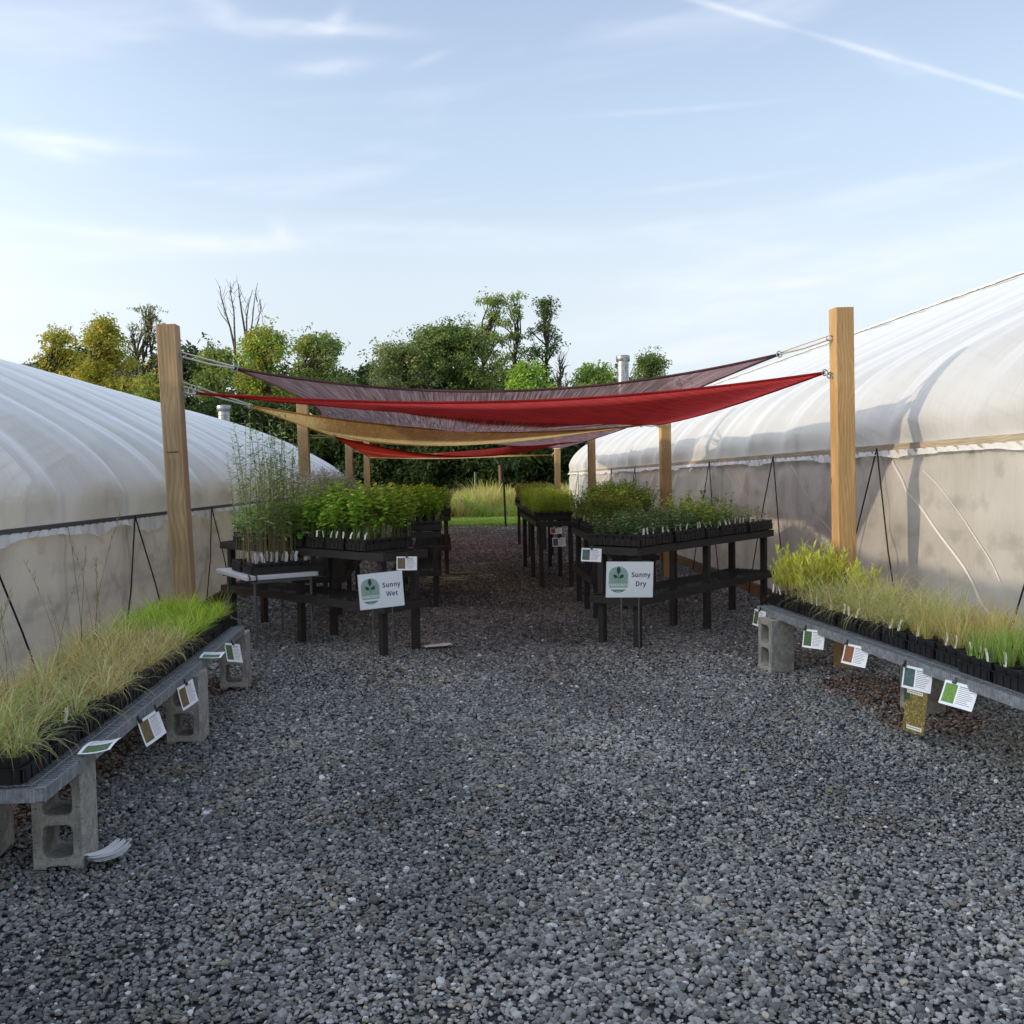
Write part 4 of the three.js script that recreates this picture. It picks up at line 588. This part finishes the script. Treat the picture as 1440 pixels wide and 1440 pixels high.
// ------------------------------------------------------------------ litter on the gravel
{
  const p = atY(150, 1212, 0), g = group('label_bundle', p.x, .018, p.z, .85);
  for (let k = 0; k < 18; k++) { const c = k % 6, l = Math.floor(k / 6), y = .004 + l * .008 + R(0, .003), off = R(-.008, .008), gb = new GB(), pts = []; for (let i = 0; i <= 8; i++) { const t = i / 8 - .5; pts.push(V(t * .16 + off, y + .075 * t * t * (t > 0 ? 1.5 : .6), (c - 2.5) * .0158 + R(-.001, .001))); } gb.ribbon(pts, [.0155, .0155, .0155, .0155, .0155, .0155, .0155, .0150, .008], V(0, R(-.1, .1), 1).normalize()); part('label_strip', gb.geo(), M.tagWhite, g); }
  tag(g, 'bundle of white plastic plant labels dropped on the gravel', 'labels');
  const q = atY(616, 913, 0), s = part('paper_scrap', gridGeo(10, 6, (u, v) => V((u - .5) * .24, .022 + .012 * fbm(u * 4, v * 4, 2) + .01 * u, (v - .5) * .11)), M.tagWhite); s.position.set(q.x, .006, q.z); s.rotation.y = .2; tag(s, 'flat scrap of white paper on the gravel before the sunny wet table', 'paper');
  for (const [x, y, len, a] of [[610, 812, .45, .3], [625, 815, .5, -.2], [632, 809, .4, .05], [650, 808, .35, .1], [612, 806, .4, .6], [640, 818, .3, -.5]]) { const c = atY(x, y, 0), gb = new GB().box(0, .02, 0, len, .014, .035), o = part('wood_scrap', gb.geo(), M.rail); o.position.set(c.x, .008, c.z); o.rotation.set(0, a, R(-.03, .03)); tag(o, 'pale strip of scrap wood lying under the plant tables', 'wood scrap', 'scattered wood strips'); }
  const d = new GB(); for (let k = 0; k < 60; k++) { const a = R(0, 6.28), r = R(0, .16); blade(d, V(Math.cos(a) * r, .018, Math.sin(a) * r * .6), R(0, 6.28), R(.05, .16), R(1.2, 1.55), R(-.1, .2), .003, tint([.40, .28, .13]), 4); } const dq = atY(258, 1090, 0), dg = part('dead_grass', d.geo(), M.grass); dg.position.set(dq.x, 0, dq.z); dg.userData.kind = 'stuff'; tag(dg, 'wisp of dead brown grass lying on the gravel', 'dead grass');
}

{
  const gb = new GB(); for (let k = 0; k < 70; k++) { const z = R(3, 12), x = R(-1.2, 2.3), a = R(0, 6.28); leafAt(gb, V(x, .016, -z), V(Math.cos(a), R(.0, .35), Math.sin(a)).normalize(), R(.02, .045), R(.010, .02), R(0, .12), tint(pick([[.52, .44, .12], [.42, .28, .12], [.36, .40, .12], [.55, .50, .34]]))); } for (let k = 0; k < 50; k++) { const z = R(3, 10), x = R(-1.3, 2.3), a = R(0, 6.28), l = R(.04, .11); gb.col = tint([.34, .27, .19]); gb.tube([V(x, .018, -z), V(x + Math.cos(a) * l * .5, .022, -z + Math.sin(a) * l * .5), V(x + Math.cos(a + .2) * l, .018, -z + Math.sin(a + .2) * l)], .0016, 4, false); }
  const l = part('leaf_litter', gb.geo(), M.grass); l.userData.kind = 'stuff'; tag(l, 'scattered dry leaves and twigs on the gravel', 'leaf litter');
}
console.log('objects done');
// ------------------------------------------------------------------ trees beyond
const clumpGeo = [0, 1, 2].map(() => { const gb = new GB(); for (let k = 0; k < 12; k++) { const p = V(R(-1, 1), R(-.8, .8), R(-1, 1)).multiplyScalar(.34), d = V(R(-1, 1), R(-.9, .5), R(-1, 1)).normalize(); const l = R(.16, .30), w = l * R(.42, .6); let s = d.clone().cross(V(R(-1, 1), R(-1, 1), R(-1, 1))).normalize(); gb.ribbon([p, p.clone().addScaledVector(d, l * .5).add(V(0, -.015, 0)), p.clone().addScaledVector(d, l).add(V(0, -.05, 0))], [w * .25, w, w * .1], s); } return gb.geo(); });
function limb(gb, a, b, r0, r1, wob, n = 5) { const pts = [], rr = [], L = a.distanceTo(b); for (let k = 0; k <= n; k++) { const t = k / n, p = a.clone().lerp(b, t); if (k && k < n) p.add(V(R(-1, 1), R(-.4, .4), R(-1, 1)).multiplyScalar(wob * L)); p.y += .10 * L * Math.sin(Math.PI * t) * (wob > 0 ? 1 : 0) * .3; pts.push(p); rr.push(lerp(r0, r1, t)); } gb.tube(pts, rr, 5, false); return pts; }
const c3 = new THREE.Color();
function tree(o) {
  const { x0, x1, top, bot, z, cols, label, dens = 1.0, leaf = .5, shape = 1, trunks = 1 } = o, n = Math.round(o.n * 2.1), sc = z / 1385, cx = (x0 + x1) / 2, base = atZ(cx, 700, z); const g = group(o.name || 'leafy_tree', base.x, 0, -z);
  const P = (x, y, dz) => { const p = atZ(x, y, z); return V(p.x - base.x, p.y, dz); }, W = (x1 - x0) * sc / 2, gb = new GB(), lobes = [];
  for (let k = 0; k < n; k++) { const t = (k + .5) / n, y = lerp(top, bot, t) + R(-6, 6), a = R(-1, 1), wf = shape > 0 ? Math.pow(clamp(.22 + 1.5 * t, 0, 1), shape) : 1, r = R(.16, .34) * Math.max(26, Math.min(x1 - x0, (bot - top))) * .62 * (o.lob || 1), x = cx + a * Math.max(0, (x1 - x0) / 2 * wf * (1.02 + .2 * rnd()) - r * .7); lobes.push({ c: P(x, Math.max(y, top + r * .8), R(-.8, .8) * W * wf), r: r * sc }); }
  const tx = Array.from({ length: trunks }, (_, k) => V(R(-.25, .25) * W, 0, R(-.2, .2) * W)), topY = Math.max(...lobes.map(l => l.c.y));
  const trunkPts = tx.map(b => limb(gb, b.clone().setY(-.1), V(b.x * 1.4 + R(-.2, .2), topY * .86, b.z), .05 + topY * .018, .03, .012, 8));
  lobes.forEach(l => { const tp = trunkPts[Math.floor(rnd() * trunks)], k = clamp(Math.floor(tp.length * clamp((l.c.y - l.r * 1.5) / topY, .1, .85)), 0, tp.length - 2); limb(gb, tp[k], l.c, .05, .018, .07, 4); for (let q = 0; q < (o.twigs || 3); q++) limb(gb, l.c.clone().lerp(tp[k], R(0, .5)), l.c.clone().add(V(R(-1, 1), R(-.3, 1.1), R(-1, 1)).normalize().multiplyScalar(l.r * (o.twigLen || 1.05))), .018, .005, .08, 3); });
  part('trunk', gb.geo(), o.dead ? M.deadBark : M.bark, g);
  if (!o.dead) {
    const inst = []; lobes.forEach(l => { const cnt = Math.round(dens * 62 * l.r * l.r / (leaf * leaf) + 5); for (let k = 0; k < cnt; k++) { const d = V(R(-1, 1), R(-1, 1), R(-1, 1)); if (d.lengthSq() > 1 || d.lengthSq() < .08) { k--; continue; } const rr = Math.pow(d.length(), .5), dir = d.clone().normalize(), hol = vnoise(dir.x * 2.3 + l.c.x * 3 + 50, dir.y * 2.3 + dir.z * 2 + l.c.y * 3 + 50); if (hol < .38 && rnd() < .85) continue; const off = dir.clone().multiplyScalar(l.r * rr * (.75 + .7 * hol)); off.y *= .62; off.x *= 1.2; if (rnd() < .14) { off.multiplyScalar(R(1.2, 1.75)); off.y += R(0, .5) * l.r; } off.y -= .12 * l.r * (off.x * off.x + off.z * off.z) / (l.r * l.r); inst.push(l.c.clone().add(off)); } });
    const im = new THREE.InstancedMesh(pick(clumpGeo), M.treeLeaf, inst.length), q = new THREE.Quaternion(), m = new THREE.Matrix4(); im.name = 'crown'; im.userData.kind = 'stuff';
    inst.forEach((p, k) => { q.setFromEuler(new THREE.Euler(R(-.5, .5), R(0, 6.28), R(-.5, .5))); const s = leaf * R(.7, 1.25); m.compose(p, q, V(s, s, s)); im.setMatrixAt(k, m); const c = tint(pick(cols), .25); im.setColorAt(k, c3.setRGB(...c)); }); g.add(im);
  }
  tag(g, label, 'tree', o.group);
}
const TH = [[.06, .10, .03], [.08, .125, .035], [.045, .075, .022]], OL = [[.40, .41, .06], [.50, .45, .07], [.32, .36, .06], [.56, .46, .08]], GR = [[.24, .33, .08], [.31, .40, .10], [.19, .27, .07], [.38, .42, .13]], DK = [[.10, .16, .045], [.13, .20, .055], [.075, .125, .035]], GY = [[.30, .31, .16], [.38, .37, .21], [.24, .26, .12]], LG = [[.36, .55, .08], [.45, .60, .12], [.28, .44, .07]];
tree({ x0: 48, x1: 122, top: 462, bot: 640, z: 42, n: 16, cols: OL, label: 'yellowing tree of middling height at the edge of the wood over the low greenhouse roof', group: 'trees beyond' });
tree({ x0: 104, x1: 192, top: 447, bot: 650, z: 40, n: 20, cols: OL, dens: 1.2, label: 'full golden-yellow tree rising over the low greenhouse roof', group: 'trees beyond' });
tree({ x0: 168, x1: 248, top: 430, bot: 570, z: 44, n: 15, cols: GY, dens: .22, leaf: .42, lob: .7, trunks: 3, twigs: 8, twigLen: 1.3, label: 'half-bare grey tree with thin branches beside the golden-yellow tree', group: 'trees beyond' });
tree({ x0: 10, x1: 66, top: 508, bot: 640, z: 46, n: 8, cols: GY, dens: .6, label: 'low greyish tree behind the crest of the low greenhouse', group: 'trees beyond' });
tree({ x0: 175, x1: 285, top: 520, bot: 680, z: 39, n: 16, cols: [...OL, ...GR], label: 'low dense olive tree behind the weathered front post', group: 'trees beyond' });
tree({ x0: 262, x1: 345, top: 488, bot: 680, z: 43, n: 16, cols: GR, label: 'dark green tree between the weathered front post and the dead tree', group: 'trees beyond' });
{
  const z = 41, b = atZ(340, 700, z), g = group('dead_tree', b.x, 0, -z), P = (x, y, d = 0) => { const p = atZ(x, y, z); return V(p.x - b.x, p.y, d); }, gb = new GB();
  const run = (pts, r0, r1) => gb.tube(pts.map(q => P(...q)), pts.map((_, k) => lerp(r0, r1, k / (pts.length - 1))), 5, false);
  run([[340, 715], [338, 600], [334, 540], [330, 490]], .12, .06); run([[330, 490], [324, 462], [316, 436], [311, 418], [309, 402]], .05, .01); run([[333, 505, .2], [332, 470, .3], [331, 440, .3], [326, 415, .2], [325, 398, .2]], .048, .01); run([[335, 520, -.2], [345, 480, -.3], [344, 445, -.4], [347, 425, -.4], [352, 404, -.5]], .05, .01); run([[338, 530], [352, 490, .4], [358, 455, .5], [361, 425, .5], [366, 402, .6]], .048, .009); run([[345, 480, -.3], [340, 440, 0], [337, 415, .1], [336, 400, .1]], .05, .012); run([[352, 490, .4], [362, 470, .6], [368, 452, .7], [372, 436, .8]], .04, .01); run([[324, 462], [318, 452, -.3], [308, 440, -.4], [302, 428, -.5]], .03, .008);
  for (let k = 0; k < 46; k++) { const s = pick([[311, 418], [316, 436], [326, 415], [331, 440], [347, 425], [344, 445], [361, 425], [358, 455], [337, 415], [366, 440]]), a = [s[0] + R(-2, 2), s[1] + R(-10, 14), R(-.3, .3)], e = [a[0] + R(-11, 11), a[1] - R(6, 22), a[2] + R(-.4, .4)]; run([a, [(a[0] + e[0]) / 2 + R(-2, 2), (a[1] + e[1]) / 2, a[2]], e], .011, .005); }
  part('trunk', gb.geo(), M.deadBark, g); tag(g, 'tall leafless dead tree with bare forked branches', 'tree', 'trees beyond');
}
tree({ x0: 318, x1: 425, top: 458, bot: 690, z: 40, n: 24, cols: [...OL, ...LG, ...GR], label: 'yellow-green tree below the bare dead branches', group: 'trees beyond' });
tree({ x0: 395, x1: 500, top: 466, bot: 690, z: 43, n: 22, cols: GR, dens: .8, label: 'loose green tree to the side of the gap in the tree line', group: 'trees beyond' });
tree({ x0: 500, x1: 625, top: 482, bot: 660, z: 42, n: 22, cols: [...GR, ...GY], dens: .85, shape: .7, label: 'spreading green tree with a flat stepped crown across the gap', group: 'trees beyond' });
tree({ x0: 560, x1: 705, top: 455, bot: 660, z: 43, n: 34, cols: [...GR, ...DK], shape: .7, label: 'broad dark green tree leaning against the tall slender ones', group: 'trees beyond' });
tree({ x0: 664, x1: 716, top: 412, bot: 600, z: 46, n: 16, cols: GR, dens: .8, shape: .4, lob: .95, label: 'tall tree with a rounded top, first of the three tallest', group: 'trees beyond' });
tree({ x0: 706, x1: 739, top: 410, bot: 600, z: 47, n: 14, cols: GR, dens: .8, shape: .3, lob: 1.0, label: 'tall narrow tree standing between two other tall ones', group: 'trees beyond' });
tree({ x0: 736, x1: 787, top: 417, bot: 600, z: 46, n: 16, cols: DK, dens: .8, shape: .4, lob: .95, label: 'tall dark tree with bare twigs at its side', group: 'trees beyond' });
tree({ name: 'dead_tree', x0: 772, x1: 806, top: 488, bot: 580, z: 45, n: 6, dead: true, twigs: 6, twigLen: 1.8, cols: GY, label: 'small leafless tree beside the tall dark tree', group: 'trees beyond' });
tree({ x0: 700, x1: 786, top: 506, bot: 660, z: 40, n: 16, cols: LG, label: 'bright light green young tree in front of the tall dark ones', group: 'trees beyond' });
tree({ x0: 786, x1: 884, top: 510, bot: 660, z: 44, n: 16, cols: [...LG, ...GR], label: 'low green tree behind the flue pipe', group: 'trees beyond' });
tree({ x0: 876, x1: 952, top: 496, bot: 620, z: 48, n: 16, cols: GR, dens: 1.1, label: 'round dark green tree between the flue pipe and the tall-railed greenhouse', group: 'trees beyond' });
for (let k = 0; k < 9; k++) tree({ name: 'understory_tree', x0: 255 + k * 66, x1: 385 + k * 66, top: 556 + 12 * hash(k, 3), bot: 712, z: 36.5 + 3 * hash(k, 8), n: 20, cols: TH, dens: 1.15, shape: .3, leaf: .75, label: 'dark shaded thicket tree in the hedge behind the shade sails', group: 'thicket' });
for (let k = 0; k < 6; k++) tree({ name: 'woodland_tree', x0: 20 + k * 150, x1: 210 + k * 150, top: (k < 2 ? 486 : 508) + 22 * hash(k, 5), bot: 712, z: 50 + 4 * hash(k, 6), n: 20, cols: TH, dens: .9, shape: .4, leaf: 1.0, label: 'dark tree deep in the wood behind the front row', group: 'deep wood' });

// ------------------------------------------------------------------ meadow and mown strip past the gravel
{
  const clump = (n, len, w, lean) => { const gb = new GB(); gb.col = null; for (let k = 0; k < n; k++) { const az = R(0, 6.28), d = V(Math.cos(az), 0, Math.sin(az)), b = d.clone().multiplyScalar(R(0, .12)), L = R(len * .6, len), a = R(0, lean); gb.ribbon([b, b.clone().addScaledVector(d, Math.sin(a) * L * .5).add(V(0, L * .52, 0)), b.clone().addScaledVector(d, Math.sin(a) * L * 1.3).add(V(0, L * .9, 0))], [w, w, w * .15], V(-d.z, 0, d.x)); } return gb.geo(); };
  const fill = (name, geo, count, x, z, s, cols, label) => { const im = new THREE.InstancedMesh(geo, M.treeLeaf, count), m = new THREE.Matrix4(), q = new THREE.Quaternion(); im.name = name; im.userData.kind = 'stuff'; for (let k = 0; k < count; k++) { q.setFromAxisAngle(V(0, 1, 0), R(0, 6.28)); const zz = R(...z), xx = R(...x), pn = fbm(xx * .7, zz * .7, 3), sc = R(...s) * (.3 + 1.3 * pn); m.compose(V(xx, -.01, -zz), q, V(sc * 1.2, sc, sc * 1.2)); im.setMatrixAt(k, m); im.setColorAt(k, c3.setRGB(...tint(pick(pn > .5 ? cols[0] : cols[1]), .25))); } tag(im, label, 'grass'); };
  fill('mown_grass', clump(16, .12, .012, .8), 9000, [-9, 9], [26.1, 30], [.7, 1.2], [[[.36, .52, .09], [.42, .55, .12]], [[.30, .46, .08], [.48, .50, .16]]], 'short sunlit green grass along the far edge of the gravel');
  fill('meadow_weeds', clump(18, .85, .02, .6), 4200, [-9, 9], [29.5, 36], [.6, 1.15], [[[.60, .55, .16], [.50, .54, .13], [.66, .56, .26]], [[.36, .48, .10], [.46, .52, .14]]], 'tall yellow-green weeds between the grass strip and the wood');
  const bush = (x, y, z, w, h) => { tree({ name: 'meadow_bush', x0: x - w, x1: x + w, top: y, bot: y + h, z, n: 8, cols: [[.58, .58, .10], [.48, .54, .10], [.36, .48, .08]], leaf: .4, dens: 1.6, label: 'small yellow-green bush in the meadow at the end of the aisle', group: 'meadow bushes' }); };
  bush(650, 700, 30, 22, 34); bush(728, 700, 31, 20, 32); bush(690, 708, 32, 24, 26); bush(768, 704, 30, 18, 32); bush(806, 702, 29.5, 22, 34);
  const pole = (x, y0, y1, z, r, mat, label, name) => { const a = atZ(x, y0, z), o = part(name, new THREE.CylinderGeometry(r * .9, r, a.y + .1, 8).translate(0, a.y / 2 - .05, 0), mat); o.position.set(a.x, 0, a.z); tag(o, label, 'pole'); };
  pole(703, 654, 0, 33.5, .05, M.plank, 'pale thin wooden pole standing in the meadow', 'wooden_pole'); pole(668, 664, 0, 35, .04, M.steel, 'thin grey pole standing before the dark thicket', 'metal_pole');
  const a = atY(712, 741, 0), g = group('trellis_arch', a.x, 0, a.z); const t = 1.72, arch = new GB(); for (const dz of [0, -.4]) g.add(part('upright', new GB().tube([V(0, 0, dz), V(-.03, t * .6, dz), V(-.10, t, dz)], .014, 6).geo(), M.cord)); part('cross_bar', new GB().tube([V(-.10, t, 0), V(-.10, t, -.4)], .012, 6).geo(), M.cord, g); part('arch_top', new GB().tube([V(-.10, t, 0), V(-.3, t + .05, 0), V(-.6, t + .02, 0)], .012, 6).geo(), M.cord, g); tag(g, 'thin black metal trellis upright at the end of the gravel', 'trellis');
}
renderer.render(scene, camera);
